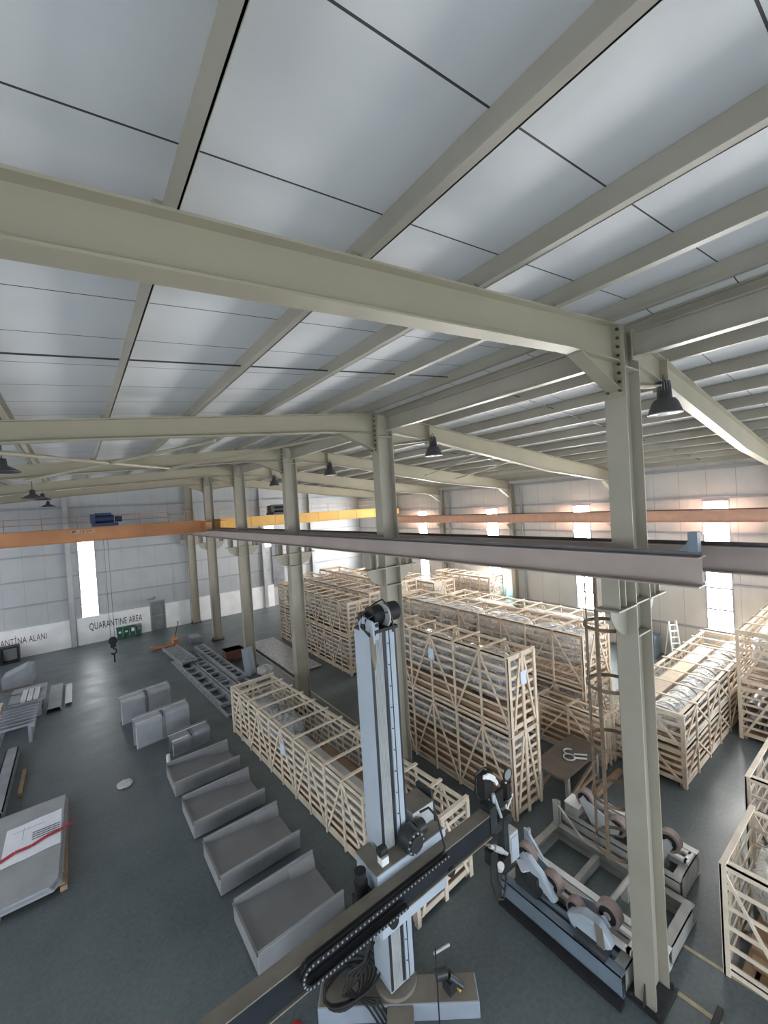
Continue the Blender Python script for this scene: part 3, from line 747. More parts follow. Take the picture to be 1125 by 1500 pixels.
# R and S: the near crates at the right edge
crate('slatted crate at the right edge, behind the nearest corner crate', 4.2, 2.4, 1.82, (3.86, -4.55, 0), 0, 'pine2', 5, 1.0)
blob('wrapped_duct', 'white wrapped duct in the crate behind the nearest corner crate', 'duct', (.2, .25, .4), (2.2, 3.95, 1.72), 'wrapw', (3.86, -4.55, 0), 0, amp=.06, seed=310)
crate('nearest slatted crate in the lower right corner of the view', 4.6, 1.85, 1.80, (1.13, -5.2, 0), 0, 'pine2', 5, 1.0)
blob('wrapped_duct', 'grey white wrapped duct in the nearest crate of the lower right corner', 'duct', (.2, .25, .68), (1.65, 4.4, 1.74), 'wrapw', (1.13, -5.2, 0), 0, amp=.05, seed=311)
boxes('board_pack', 'brown boards under the duct in the nearest lower right crate', 'boards', [((.3, .3, .125), (1.6, 4.3, .66))], 'ply', (1.13, -5.2, 0))

# ------------------------------------------------------------------ grey steel troughs
TR = [(4.17, 5.42, -4.66, -2.98), (6.1, 7.38, -4.74, -2.98), (8.05, 9.27, -4.82, -3.06), (10.0, 11.2, -4.88, -3.1)]
for i, (y0, y1, x0, x1) in enumerate(TR):
    t = thing('steel_trough', ['grey steel trough nearest the camera, right behind the boom', 'second grey steel trough from the camera', 'third grey steel trough from the camera', 'farthest grey steel trough, next to the curved sheet hoods'][i], 'trough', ((x0+x1)/2, (y0+y1)/2, 0), .02)
    w = (y1-y0)/2; l = (x1-x0)/2; h = .43; th = .012
    sh = MB()
    for q in (-1, 1): sh.box((-l, q*w, .04), (l, q*(w-.02), h))
    sh.poly([(-l, -w+.02, .31), (-l, w-.02, .31), (l, w-.02, .10), (l, -w+.02, .10), (-l, -w+.02, .29), (-l, w-.02, .29), (l, w-.02, .08), (l, -w+.02, .08)],
            [(0,1,2,3),(7,6,5,4),(0,4,5,1),(1,5,6,2),(2,6,7,3),(3,7,4,0)])
    sh.prism([(w-.02, .24), (w-.02, h-.06), (w-.10, .12)], 'x', l*.3, l)
    sh.build('shell', 'trough', t)
    MB().box((-l-.012, -w, .04), (-l, w, h-.05)).box((-l-.03, -w-.01, h-.062), (-l+.015, w+.01, h-.05)).build('end_plate', 'galv', t)
    for s in (-1, 1): MB().box((-l, s*w-.025, h), (l, s*w+.012 if s > 0 else s*w+.03, h+.012)).build('rim', 'galv', t)
    b = MB()
    for xx in (-l+.15, l-.2): b.box((xx-.04, -w+.1, 0), (xx+.04, w-.1, .04))
    b.build('bearer', 'pineold', t)

# curved sheet hoods standing on the floor
def hood(lab, loc, rz, L, h, d, mat):
    t = thing('curved_hood', lab, 'duct', loc, rz)
    def prof(h, d, th=.015):
        o = [(0, 0)]; r = .16
        for k in range(7):
            a = PI - PI/2*k/6; o.append((r+r*math.cos(a), h-r+r*math.sin(a)))
        o += [(d, h), (d, h-.1), (d-.02, h-.1), (d-.02, h-.02)]
        for k in range(7):
            a = PI/2 + PI/2*k/6; o.append((r+(r-th)*math.cos(a), h-r+(r-th)*math.sin(a)))
        o.append((th, 0)); return o
    for a, b in ((-L/2, -.06), (.06, L/2)):
        MB().prism(prof(h, d), 'x', a, b).build('shell', mat, t)
    b = MB(); b.box((-.06, .02, 0), (.06, .05, h-.12)); b.prism(prof(h-.02, d), 'x', -.045, -.02); b.prism(prof(h-.02, d), 'x', .02, .045)
    b.build('joint_strap', 'galvdark', t)
    b = MB(); b.box((-L/2, d-.01, h-.005), (L/2, d+.03, h+.012)); b.build('flange', 'bright', t)
    MB().box((-L/2, d-.015, 0), (L/2, d, h-.1)).build('back_sheet', mat, t)
    MB().box((-L/2+.05, d+.09, 0), (L/2+.08, d+.105, h+.03)).build('rear_fin', mat, t)
    MB().box((-L/2-.006, -.008, 0), (-L/2+.02, .006, h-.15)).build('edge_strip', 'bright', t)
    MB().cyl((-L/2, .05, h-.045), (-.07, .05, h-.045), .02, 8).build('edge_strip', 'bright', t)  # highlight along the bend, laid on as a pale bead
    MB().box((-L/2, -.03, 0), (L/2, 0, .02)).build('foot_flange', 'galvdark', t)
    return t
hood('pale curved sheet metal hood, farthest of the three on the floor', (-4.8, 16.0, 0), .16, 1.75, .95, .36, 'hood')
hood('pale curved sheet metal hood in the middle of the three, front strap visible', (-4.56, 13.7, 0), .16, 1.75, .90, .36, 'hood')
hood('dull curved sheet metal hood lying nearest the troughs', (-3.95, 12.3, 0), .12, 1.2, .52, .4, 'galvdark')
MB_ = tag(MB().cyl((-4.72, 12.05, 0), (-4.72, 12.05, .22), .06, 14).build('paint_can', 'plinth'), 'small pale can standing beside the dull curved hood', 'can')

# ------------------------------------------------------------------ scaffold / ladder pile
def ladder(lab, loc, rz, L, w, z, tilt=0, step=.85, mat='ladder', bars=True):
    t = thing('ladder_frame', lab, 'scaffold frame', (loc[0], loc[1], z), rz)
    t.rotation_euler = (0, tilt, rz)
    for s in (0, 1): MB().box((s*w-.04, 0, 0), (s*w+.04, L, .09)).build('stile', mat, t)
    n = int(L/step)
    for k in range(n+1):
        MB().box((.04, .06+k*(L-.22)/n, .02), (w-.04, .16+k*(L-.22)/n, .08)).build('rung', mat, t)
    return t
ladder('long scaffold frame at the left of the grey pile, lowest one', (-2.42, 13.5, 0), .06, 8.4, .55, 0)
ladder('scaffold frame lying on top of the left of the grey pile', (-2.40, 14.4, 0), .06, 7.2, .52, .10)
ladder('scaffold frame in the middle of the grey pile, on the floor', (-1.74, 13.6, 0), .06, 8.4, .5, 0)
ladder('scaffold frame in the middle of the grey pile, upper one', (-1.76, 14.6, 0), .06, 7.2, .5, .10, step=.7)
ladder('scaffold frame at the right of the grey pile, with close rungs', (-1.12, 14.6, 0), .06, 8.6, .42, 0, step=.6)
ladder('scaffold frame at the right of the grey pile, stacked second', (-1.13, 15.0, 0), .06, 8.0, .42, .10, step=.7)
ladder('scaffold frame topmost at the right of the grey pile', (-1.15, 16.4, 0), .06, 6.6, .42, .20, step=.55)
t = thing('stair_treads', 'ribbed steel stair section lying at the far end of the scaffold pile', 'stairs', (-2.72, 20.2, .2), .10)
for s in (0, 1): MB().box((s*.72-.02, 0, 0), (s*.72+.02, 3.6, .2)).build('stringer', 'galvdark', t)
for k in range(12): MB().box((.02, .1+k*.29, .10), (.70, .28+k*.29, .13)).build('tread', 'galv', t)
tag(MB().box((-.35, 0, 0), (.35, .16, .35)).box((-.3, .16, 0), (.3, 1.2, .28)).build('steel_offcut', 'galvdark', loc=(-1.1, 24.4, 0)), 'dull steel offcut lying beyond the ribbed stair section', 'steel')

# things around the fourth column
tag(MB().box((-.45, -.35, 0), (.45, .35, .62)).box((-.47, -.37, .56), (.47, .37, .62)).build('wooden_box', 'brick', loc=(-.36, 19.7, 0)), 'red brown box on the floor behind the fourth column', 'box')
for k, (x, dx) in enumerate(((-.78, .05), (-.45, .02))):
    o = MB().prism([(0, 0), (.03, 0), (.33, 1.25), (.30, 1.25)], 'x', 0, .28).build('pale_board', 'lightblue')
    o.location = (x, 17.35, 0); o.rotation_euler = (0, 0, .1+.1*k)
    o.location = (x+.14, 16.9+.15*k, 0)
    tag(o, ['left pale blue panel propped up before the fourth column', 'right pale blue panel propped up before the fourth column'][k], 'board')
blob('plastic_bag', 'crumpled translucent plastic bag at the foot of the fourth column', 'bag', (-.2, 16.1, 0), (.62, 17.0, .42), 'wrapw', amp=.22, p=2.6, seed=5)
t = thing('sheet_stack', 'grey marbled sheet lying flat on the floor beside the far left stack', 'sheet', (1.85, 15.4, 0))
MB().box((-.75, 0, .05), (.75, 6.2, .09)).build('sheet', 'slab', t, bevel=.005)
b = MB()
for k in range(5): b.box((-.7, .2+1.4*k, 0), (.7, .3+1.4*k, .05))
b.build('bearer', 'pineold', t)

# ------------------------------------------------------------------ far floor: bins, pallet truck, monitor-like frame
for k in range(4):
    x = -4.72+.36*k
    t = thing('wheelie_bin', ['leftmost green waste bin under the black quarantine lettering', 'second green waste bin from the left by the quarantine wall', 'third green waste bin, pale sheet on its front', 'rightmost green waste bin, grey fronted, by the quarantine wall'][k], 'bin', (x, 29.45, 0))
    MB().poly([(-.13,-.16,.02),(.13,-.16,.02),(.13,.16,.02),(-.13,.16,.02),(-.165,-.2,.68),(.165,-.2,.68),(.165,.2,.68),(-.165,.2,.68)], [(0,3,2,1),(4,5,6,7),(0,1,5,4),(1,2,6,5),(2,3,7,6),(3,0,4,7)]).build('body', 'green', t)
    MB().prism([(-.22, .68), (.22, .68), (.2, .74), (-.1, .77)], 'x', -.172, .172).build('lid', 'green' if k < 3 else 'door', t)
    MB().box((-.07, -.205, .4), (.07, -.15, .52) if k < 2 else (.1, -.15, .62)).build('sticker', 'plinth' if k < 3 else 'door', t)
t = thing('pallet_truck', 'orange hand pallet truck standing on the floor before the grey door', 'pallet truck', (-2.3, 25.1, 0), .1)
for s in (-1, 1): MB().box((-1.2, s*.2-.08, .08), (0, s*.2+.08, .15)).build('fork', 'orange', t)
MB().box((-.05, -.28, .06), (.22, .28, .4)).cyl((.1, 0, .3), (.1, 0, .55), .07, 12).build('pump', 'orange', t)
MB().cyl((.12, 0, .5), (.3, 0, 1.2), .02, 8).torus((.32, 0, 1.3), .1, .015, 'x', 18, 6).build('handle', 'black', t)
MB().cyl((.1, -.06, .09), (.1, .06, .09), .09, 14).build('wheel', 'black', t)
t = thing('open_frame_box', 'dark open framed box on the floor below the maroon wall lettering', 'box', (-10.05, 29.2, 0))
b = MB(); w, h = .42, .95
b.box((-w, -.25, 0), (w, .25, .1)); b.box((-w, -.25, h-.1), (w, .25, h)); b.box((-w, -.25, .1), (-w+.1, .25, h-.1)); b.box((w-.1, -.25, .1), (w, .25, h-.1))
b.build('frame', 'black', t)
MB().box((-w+.1, .2, .1), (w-.1, .23, h-.1)).build('back_panel', 'galv', t)
tag(MB().box((-.5, -.3, 0), (.5, .3, .55)).box((-.52, -.32, .5), (.52, .32, .56)).build('carton', 'pine', loc=(-11.1, 29.1, 0), bevel=.01), 'pale carton at the left edge beside the dark open framed box', 'box')
t = thing('steel_hopper', 'grey steel hopper with sloping top on the floor at the left', 'hopper', (-9.35, 24.5, 0), -.05)
MB().prism([(-.5, .05), (.62, .05), (.62, .85), (.4, .9), (-.5, .55)], 'y', -.5, .5).build('body', 'galvdark', t)
MB().prism([(.4, .9), (-.5, .55), (-.5, .57), (.4, .92)], 'y', -.5, .5).build('top_sheet', 'galv', t)
MB().box((-.5, -.5, 0), (.6, -.4, .05)).box((-.5, .4, 0), (.6, .5, .05)).build('bearer', 'pineold', t)
tag(MB().box((-.55, -.45, 0), (.45, .5, .75)).prism([(-.55, .75), (.45, .75), (.45, .85)], 'y', -.45, .5).build('steel_case', 'galvdark', loc=(-10.6, 24.6, 0)), 'dark steel case at the left edge, left of the steel hopper', 'case')
# folded sheets lying on the floor
t = tag(MB().prism([(-.28, .0), (-.26, .0), (-.2, .16), (.2, .16), (.24, .0), (.26, .0), (.215, .18), (-.215, .18)], 'y', 0, 3.1).build('folded_sheet', 'galv', loc=(-7.8, 19.3, 0)), 'wide folded grey sheet lying on the open floor at the left', 'sheet')
t.rotation_euler = (0, 0, -.01)
tag(MB().prism([(-.13, .0), (-.11, .0), (-.09, .1), (.13, .1), (.13, .12), (-.11, .12)], 'y', 0, 2.6).build('folded_sheet', 'alu', loc=(-7.33, 19.65, 0)), 'narrow bright folded sheet beside the wide grey one', 'sheet')
blob('plastic_scrap', 'white plastic scrap lying alone on the dark floor', 'scrap', (-6.15, 11.45, 0), (-5.72, 11.95, .06), 'wrapw', amp=.25, p=2.2, seed=9)

# pile of grey brackets and profiles at the left edge
for k in range(7):
    t = thing('steel_bracket', ['nearest grey angle bracket of the row at the left edge', 'second grey angle bracket from the camera in the left edge row', 'third grey angle bracket from the camera in the left edge row', 'fourth grey angle bracket from the camera in the left edge row', 'fifth grey angle bracket from the camera in the left edge row', 'sixth grey angle bracket from the camera in the left edge row', 'farthest grey angle bracket of the row, next to the bright channels'][k], 'bracket', (-8.75, 16.95+.32*k, .0), .03*(k % 3-1), 'angle brackets at the left edge')
    z = .06
    MB().box((-.55, -.04, .62), (.42, .04, .68)).box((-.55, -.04, 0), (-.45, .04, .62)).box((.32, -.04, 0), (.42, .04, .62)).build('frame', 'galvdark', t)
    MB().box((.40, -.06, .55), (.52, .06, .67)).build('end_tab', 'galv', t)
for k in range(3):
    tag(MB().prism([(-.07, 0), (.07, 0), (.07, .06), (.05, .06), (.05, .02), (-.05, .02), (-.05, .06), (-.07, .06)], 'y', 0, 1.5).build('bright_channel', 'white', loc=(-8.75+.2*k, 19.4, .70)), ['left', 'middle', 'right'][k] + ' bright channel on the trestle beyond the angle brackets', 'channel')
tag(MB().box((-.7, 0, 0), (.32, .1, .7)).box((-.7, 1.2, 0), (.32, 1.3, .7)).box((-.7, -.05, .64), (.45, 2.0, .70)).build('trestle', 'galvdark', loc=(-8.5, 19.35, 0)), 'low grey trestle under the bright channels', 'trestle')
# timber pallet with pieces at the left edge
t = thing('wooden_pallet', 'pale timber pallet stacked with boards at the left edge', 'pallet', (-10.0, 18.2, 0))
b = MB()
for k in range(8): b.box((-.6, .3*k, .5), (.55, .3*k+.2, .54))
b.build('deck_boards', 'pine2', t)
b = MB()
for xx in (-.5, 0, .45): b.box((xx-.06, 0, 0), (xx+.06, 2.3, .5))
b.build('stringers', 'pine', t)
# long flat bars at the left edge
t = tag(MB().prism([(-.16, 0), (.16, 0), (.16, .3), (.13, .3), (.13, .03), (-.13, .03), (-.13, .3), (-.16, .3)], 'y', 0, 4.0).box((-.16, 0, .27), (.16, 4.0, .3)).build('steel_channel', 'galvdark', loc=(-8.78, 12.15, 0)), 'long grey steel channel at the left edge, next to the sheet pallet', 'channel')
tag(MB().box((-.05, 0, 0), (.05, 1.5, .1)).build('timber_bearer', 'pineold', loc=(-8.38, 13.2, 0)), 'short timber bearer beside the long grey channel', 'timber')
tag(MB().box((-.22, 0, 0), (.22, 3.6, .2)).box((-.3, 0, .2), (.3, 3.6, .22)).build('steel_beam', 'ladder', loc=(-9.4, 12.2, 0)), 'dark steel beam half out of view left of the grey channel', 'beam')

# sheet metal on a pallet with drawing and ribbon
t = thing('sheet_pallet', 'worn timber pallet under the thick grey metal sheets at the left', 'pallet', (-8.3, 8.5, 0))
b = MB()
for k in range(9): b.box((-1.2, .05+k*.41, .1), (1.02, .2+k*.41, .14))
b.build('deck_boards', 'pineold', t)
b = MB()
for xx in (-1.1, -.05, 1.0): b.box((xx-.06, 0, 0), (xx+.06, 3.5, .1))
b.build('stringers', 'pineold', t)
def plate(dx, z0, z1, mat, lab):
    pts = [(-1.3, -.1), (.84, -.1), (.98, .08), (1.06, 3.35), (-1.3, 3.35)]
    o = MB().prism([(x+dx, y) for x, y in pts], 'z', z0, z1).build('metal_sheet', mat, loc=(-8.3, 8.5, 0), bevel=.006)
    tag(o, lab, 'metal sheet')
plate(0, .142, .19, 'galv', 'bottom grey sheet of the sheet stack on the left pallet')
plate(-.03, .192, .24, 'galvdark', 'middle grey sheet of the sheet stack on the left pallet')
plate(-.06, .242, .29, 'galv', 'top grey sheet of the stack, with the drawing lying on it')
t = thing('drawing_sheet', 'white technical drawing held down on the grey sheets by a red ribbon', 'drawing', (-7.9, 9.75, .293))
b = MB(); n = 8
b.poly([(-.53+1.06*i/n, y*1.45 - .1*(1-i/n), .004+.006*math.sin(i*1.3+y*2)) for y in (0, 1) for i in range(n+1)], [(i, i+1, n+2+i, n+1+i) for i in range(n)])
b.build('paper', 'paper', t)
b = MB()
for k in range(4): b.box((-.02, .55+.09*k, .012), (.5, .575+.09*k, .014))
b.box((-.4, 1.1, .012), (.2, 1.105, .014)).box((-.2, .7, .012), (-.195, 1.2, .014))
b.build('drawn_lines', 'ink', t)
b = MB(); pp = [(-1.0, -.05), (-.6, .12), (-.3, .30), (0, .3), (.25, .43), (.52, .48), (.75, .62)]
for i in range(len(pp)-1): b.bar((pp[i][0], pp[i][1], .028), (pp[i+1][0], pp[i+1][1], .028), .09, .012)
tag(b.build('ribbon', 'red', loc=(-7.9, 9.75, .293)), 'red ribbon stretched across the white drawing', 'ribbon')

# ------------------------------------------------------------------ column-and-boom welding machine
WM = thing('welding_manipulator', 'pale blue column and boom welding machine in the foreground', 'machine', (-3.03, 2.53, 0))
def W_(x, y, z): return (x+3.03, y-2.53, z)          # world -> machine frame
def wbox(mb, x0, x1, y0, y1, z0, z1): return mb.box(W_(x0, y0, z0), W_(x1, y1, z1))
ZT = 5.85
mast = wbox(MB(), -3.26, -2.79, 2.33, 2.76, .35, ZT).build('mast', 'lightblue', WM, bevel=.012)
b = MB(); wbox(b, -3.255, -3.215, 2.315, 2.335, .4, ZT); wbox(b, -3.03, -2.985, 2.315, 2.335, .4, ZT); wbox(b, -2.815, -2.785, 2.30, 2.335, .4, ZT); wbox(b, -2.925, -2.915, 2.29, 2.335, .4, ZT)
b.build('guide_slots', 'darksteel', mast)
b = MB(); wbox(b, -3.212, -3.035, 2.322, 2.336, .4, ZT)
for k in range(7): wbox(b, -3.215+.026*k, -3.205+.026*k, 2.312, 2.325, .4, ZT)
b.build('gear_rack', 'machgrey', mast)
b = MB(); wbox(b, -2.98, -2.93, 2.295, 2.336, .4, ZT); wbox(b, -2.91, -2.82, 2.30, 2.336, .4, ZT)
b.build('guide_rail', 'lightblue', mast)
b = MB()
for k in range(16): b.cyl(W_(-2.955, 2.297, .7+.33*k), W_(-2.955, 2.285, .7+.33*k), .011, 8)
b.build('rail_bolts', 'darksteel', mast)
# mast head
hd = wbox(MB(), -3.24, -2.76, 2.27, 2.74, ZT, ZT+.05)
hd = hd.cyl(W_(-3.12, 2.5, ZT+.21), W_(-2.62, 2.5, ZT+.21), .15, 24).cyl(W_(-2.66, 2.5, ZT+.21), W_(-2.6, 2.5, ZT+.21), .13, 24).cyl(W_(-3.2, 2.6, ZT+.16), W_(-2.9, 2.6, ZT+.16), .12, 18).build('hoist_motor', 'black', WM)
b = MB(); b.prism([(2.17-2.53, ZT-.1), (2.30-2.53, ZT-.18), (2.52-2.53, ZT-.12), (2.56-2.53, ZT+.14), (2.46-2.53, ZT+.25), (2.20-2.53, ZT+.22)], 'x', -3.29+3.03, -3.265+3.03)
b.box(W_(-3.265, 2.28, ZT-.1), W_(-3.12, 2.295, ZT+.16))
b.build('head_bracket', 'lightblue', WM)
MB().cyl(W_(-2.93, 2.42, ZT+.2), W_(-2.905, 2.42, ZT+.2), .185, 28).cyl(W_(-3.1, 2.42, ZT+.2), W_(-2.9, 2.42, ZT+.2), .05, 14).build('cable_drum_flange', 'machgrey', WM)
MB().cyl(W_(-3.15, 2.262, ZT+.12), W_(-3.15, 2.28, ZT+.12), .03, 12).cyl(W_(-3.24, 2.24, ZT+.02), W_(-3.24, 2.28, ZT+.02), .045, 12).cyl(W_(-3.31, 2.42, ZT+.1), W_(-3.285, 2.42, ZT+.1), .05, 12).build('pivot_holes', 'black', WM)
MB().prism([(-3.33+3.03, ZT+.0), (-3.25+3.03, ZT+.0), (-3.245+3.03, ZT-.35), (-3.27+3.03, ZT-.5), (-3.32+3.03, ZT-.28)], 'y', 2.2-2.53, 2.235-2.53).build('rope_guard', 'machbrown', WM)
b = MB()
b.tube([W_(-3.3, 2.25, ZT+.02), W_(-3.42, 2.3, ZT+.15), W_(-3.36, 2.35, ZT+.33), W_(-3.1, 2.38, ZT+.42), W_(-2.95, 2.38, ZT+.46), W_(-2.86, 2.36, ZT+.35), W_(-2.83, 2.3, ZT+.1), W_(-2.84, 2.29, ZT-.05)], .014)
b.tube([W_(-3.3, 2.25, ZT-.02), W_(-3.36, 2.3, ZT+.08), W_(-3.3, 2.35, ZT+.22), W_(-3.1, 2.3, ZT+.3), W_(-2.95, 2.25, ZT+.28)], .012)
b.build('hoist_cable', 'black', WM)
# carriage
car = MB(); wbox(car, -3.56, -2.25, 2.06, 2.30, 2.52, 2.55); wbox(car, -3.56, -3.30, 2.30, 2.62, 2.52, 2.55); wbox(car, -2.74, -2.1, 2.30, 2.7, 2.44, 2.47)
car = car.build('carriage_top', 'machbrown', WM)
cf = MB(); wbox(cf, -3.57, -2.24, 2.04, 2.06, 2.36, 2.552); wbox(cf, -3.56, -3.54, 2.085, 2.6, 1.7, 2.52); wbox(cf, -3.5, -2.2, 2.10, 2.13, 1.55, 1.86); wbox(cf, -3.52, -3.28, 2.13, 2.5, 1.55, 2.40); wbox(cf, -2.77, -2.3, 2.13, 2.5, 1.6, 2.4)
cf.build('carriage_plates', 'lightblue', WM)
gb = wbox(MB(), -2.66, -2.22, 2.30, 2.72, 2.50, 2.84).build('gear_box', 'machgrey', WM, bevel=.015)
wbox(MB(), -2.66, -2.22, 2.30, 2.72, 2.84, 2.85).build('gear_box_lid', 'machbrown', WM)
MB().prism([(2.3-2.53, 2.42), (2.78-2.53, 2.42), (2.78-2.53, 2.9), (2.4-2.53, 2.95)], 'x', -2.18+3.03, -2.14+3.03).build('side_plate', 'darksteel', WM)
MB().cyl(W_(-2.86, 2.02, 2.66), W_(-2.86, 2.26, 2.66), .17, 26).cyl(W_(-2.86, 1.98, 2.66), W_(-2.86, 2.02, 2.66), .12, 20).cyl(W_(-2.55, 2.2, 2.68), W_(-2.72, 2.2, 2.68), .11, 18).build('drive_motor', 'darksteel', WM)
b = MB()
for k in range(10):
    a = 2*PI*k/10; b.cyl(W_(-2.86+.14*math.cos(a), 2.0, 2.66+.14*math.sin(a)), W_(-2.86+.14*math.cos(a), 2.03, 2.66+.14*math.sin(a)), .014, 8)
b.build('motor_bolts', 'machgrey', WM)
MB().cyl(W_(-3.72, 2.25, 1.95), W_(-3.72, 2.25, 2.45), .10, 18).cyl(W_(-3.72, 2.25, 2.45), W_(-3.72, 2.25, 2.6), .085, 18).box(W_(-3.82, 2.15, 2.1), W_(-3.56, 2.35, 2.25)).build('side_motor', 'black', WM)
MB().box(W_(-3.42, 2.12, 2.5), W_(-3.30, 2.24, 2.66)).build('limit_switch', 'white', WM)
MB().cyl(W_(-3.42, 2.2, 2.72), W_(-3.30, 2.2, 2.72), .07, 16).build('guide_roller', 'black', WM)
b = MB(); b.cyl(W_(-3.62, 2.04, 2.18), W_(-3.62, 2.04, 2.30), .022, 10).cyl(W_(-3.50, 2.02, 2.08), W_(-3.50, 2.02, 2.2), .022, 10)
b.build('adjusting_screw', 'alu', WM)
b = MB(); b.cyl(W_(-2.32, 1.84, 2.02), W_(-2.32, 2.1, 2.02), .075, 18); b.cyl(W_(-3.46, 1.84, 1.98), W_(-3.46, 2.1, 1.98), .075, 18)
b.build('support_roller', 'black', WM)
# boom
bm = MB(); wbox(bm, -6.55, -1.36, 1.86, 2.04, 2.06, 2.40)
boom = bm.build('boom', 'boom', WM, bevel=.008)
b = MB(); wbox(b, -6.55, -1.36, 1.845, 2.055, 2.40, 2.42); wbox(b, -6.55, -1.36, 1.83, 2.055, 2.04, 2.06); b.build('boom_rail', 'machbrown', boom)
b = MB(); wbox(b, -6.62, -6.55, 1.8, 2.1, 2.02, 2.62); wbox(b, -6.60, -6.2, 1.9, 2.06, 2.52, 2.66)
b.build('boom_end_plate', 'machbrown', boom)
# energy chain
b = MB(); zc, hz = 2.33, .125; rows = []
def chainpts(h, xr0, xr1):
    P = [(xr0, h)]; n = 34
    for i in range(n+1): P.append((xr0+(-4.75-xr0)*i/n, h))
    for i in range(1, 9):
        a = PI/2+PI*i/8; P.append((-4.75+h*math.cos(a), h*math.sin(a)))
    for i in range(1, n-6): P.append((-4.75+(xr1+4.75)*i/(n-7), -h))
    return P
P = chainpts(hz, -2.5, -3.3)
for i in range(len(P)-1):
    (xa, ha), (xb, hb) = P[i], P[i+1]
    if abs(xa-xb)+abs(ha-hb) < .01: continue
    for yy in (1.715, 1.815): b.bar(W_(xa, yy, zc+ha), W_(xb, yy, zc+hb), .012, .05, (0, 0, 1))
    b.bar(W_(xa, 1.765, zc+ha), W_(xb, 1.765, zc+hb), .03, .03, (0, 0, 1))
ec = b.build('energy_chain', 'black', WM)
for i in range(1, len(P)-1):
    MB().cyl(W_(P[i][0], 1.708, zc+P[i][1]), W_(P[i][0], 1.70, zc+P[i][1]), .013, 8).build('chain_pin', 'alu', ec)
MB().tube([W_(-2.55, 1.77, zc+hz), W_(-2.48, 1.8, 2.54), W_(-2.4, 1.95, 2.62), W_(-2.42, 2.0, 2.85), W_(-2.5, 2.1, 2.98), W_(-2.6, 2.2, 2.9)], .018).build('supply_cable', 'black', WM)
# welding head
b = MB(); wbox(b, -1.36, -1.2, 1.84, 2.06, 2.08, 2.52); wbox(b, -1.2, -.72, 1.9, 2.02, 1.95, 2.12); wbox(b, -.98, -.86, 1.88, 2.04, 1.2, 2.1)
b.build('head_mount', 'darksteel', WM)
b = MB(); wbox(b, -.86, -.62, 1.86, 2.06, 1.28, 1.78); b.build('control_box', 'machgrey', WM, bevel=.01)
wbox(MB(), -.84, -.64, 1.845, 1.86, 1.30, 1.72).build('box_front', 'lightblue', WM)
b = MB(); b.cyl(W_(-1.16, 1.95, 2.12), W_(-1.14, 1.95, 2.62), .026, 12); b.cyl(W_(-.86, 1.95, 1.86), W_(-1.13, 1.95, 2.62), .026, 12)
for p in ((-1.16, 2.12), (-.86, 1.86)): b.cyl(W_(p[0], 1.95, p[1]-.06), W_(p[0], 1.95, p[1]+.03), .06, 16)
b.build('support_rods', 'lightblue', WM)
b = MB(); wbox(b, -1.24, -1.0, 2.04, 2.22, 2.5, 2.92); wbox(b, -1.05, -.6, 2.08, 2.16, 2.12, 2.2); wbox(b, -.62, -.5, 2.05, 2.2, 2.2, 2.48); b.box(W_(-1.0, 2.08, 2.2), W_(-.7, 2.14, 2.45))
b.build('wire_feeder', 'black', WM)
b = MB(); n = 10; R_ = .45
for i in range(n):
    a0 = PI*.12+PI*.33*i/n; a1 = PI*.12+PI*.33*(i+1)/n
    b.bar(W_(-1.35+R_*math.cos(a0), 2.02, 2.5+R_*math.sin(a0)), W_(-1.35+R_*math.cos(a1), 2.02, 2.5+R_*math.sin(a1)), .09 if 2 < i < 8 else .06, .03, (0, 1, 0))
b.build('feeder_cover', 'white', WM)
MB().torus(W_(-.52, 2.1, 2.62), .11, .018, 'y', 24, 8).build('hand_wheel_rim', 'black', WM)
MB().cyl(W_(-.52, 2.09, 2.62), W_(-.52, 2.12, 2.62), .10, 22).build('hand_wheel_disc', 'alu', WM)
b = MB(); b.cyl(W_(-.62, 2.1, 1.95), W_(-.58, 2.1, 2.5), .018, 10); b.cyl(W_(-.62, 2.1, 1.95), W_(-.40, 2.1, 2.2), .016, 10)
b.build('wheel_stay', 'white', WM)
tc = MB(); tc.cyl(W_(-1.5, 1.9, 1.98), W_(-1.36, 1.9, 1.86), .02, 10); tc.build('torch_tip', 'rust', WM)
b = MB(); b.cyl(W_(-1.36, 1.9, 1.86), W_(-1.28, 1.9, 1.79), .035, 12); b.cyl(W_(-1.25, 1.9, 1.77), W_(-1.05, 1.9, 1.6), .05, 12); b.cyl(W_(-1.05, 1.9, 1.6), W_(-.92, 1.9, 1.48), .035, 12)
b.build('torch_body', 'machgrey', WM)
b = MB(); b.box(W_(-1.36, 1.88, 1.5), W_(-1.18, 2.02, 1.74)); b.box(W_(-1.08, 1.86, 1.22), W_(-.86, 2.02, 1.46))
b.build('torch_slide', 'black', WM)
MB().cyl(W_(-1.14, 1.86, 1.42), W_(-1.10, 1.92, 1.30), .06, 12).build('sensor', 'white', WM)
b = MB()
b.tube([W_(-1.34, 1.9, 1.6), W_(-1.42, 1.85, 1.3), W_(-1.36, 1.8, 1.0), W_(-1.2, 1.8, .9), W_(-1.05, 1.85, 1.02), W_(-1.0, 1.9, 1.25)], .014)
b.tube([W_(-1.22, 1.9, 1.55), W_(-1.24, 1.85, 1.2), W_(-1.14, 1.82, 1.02), W_(-1.02, 1.85, 1.1), W_(-.98, 1.9, 1.3)], .016)
b.tube([W_(-1.3, 2.1, 2.45), W_(-1.42, 2.1, 2.7), W_(-1.34, 2.15, 2.95), W_(-1.15, 2.15, 2.98), W_(-1.05, 2.15, 2.9)], .02)
b.build('head_cables', 'black', WM)
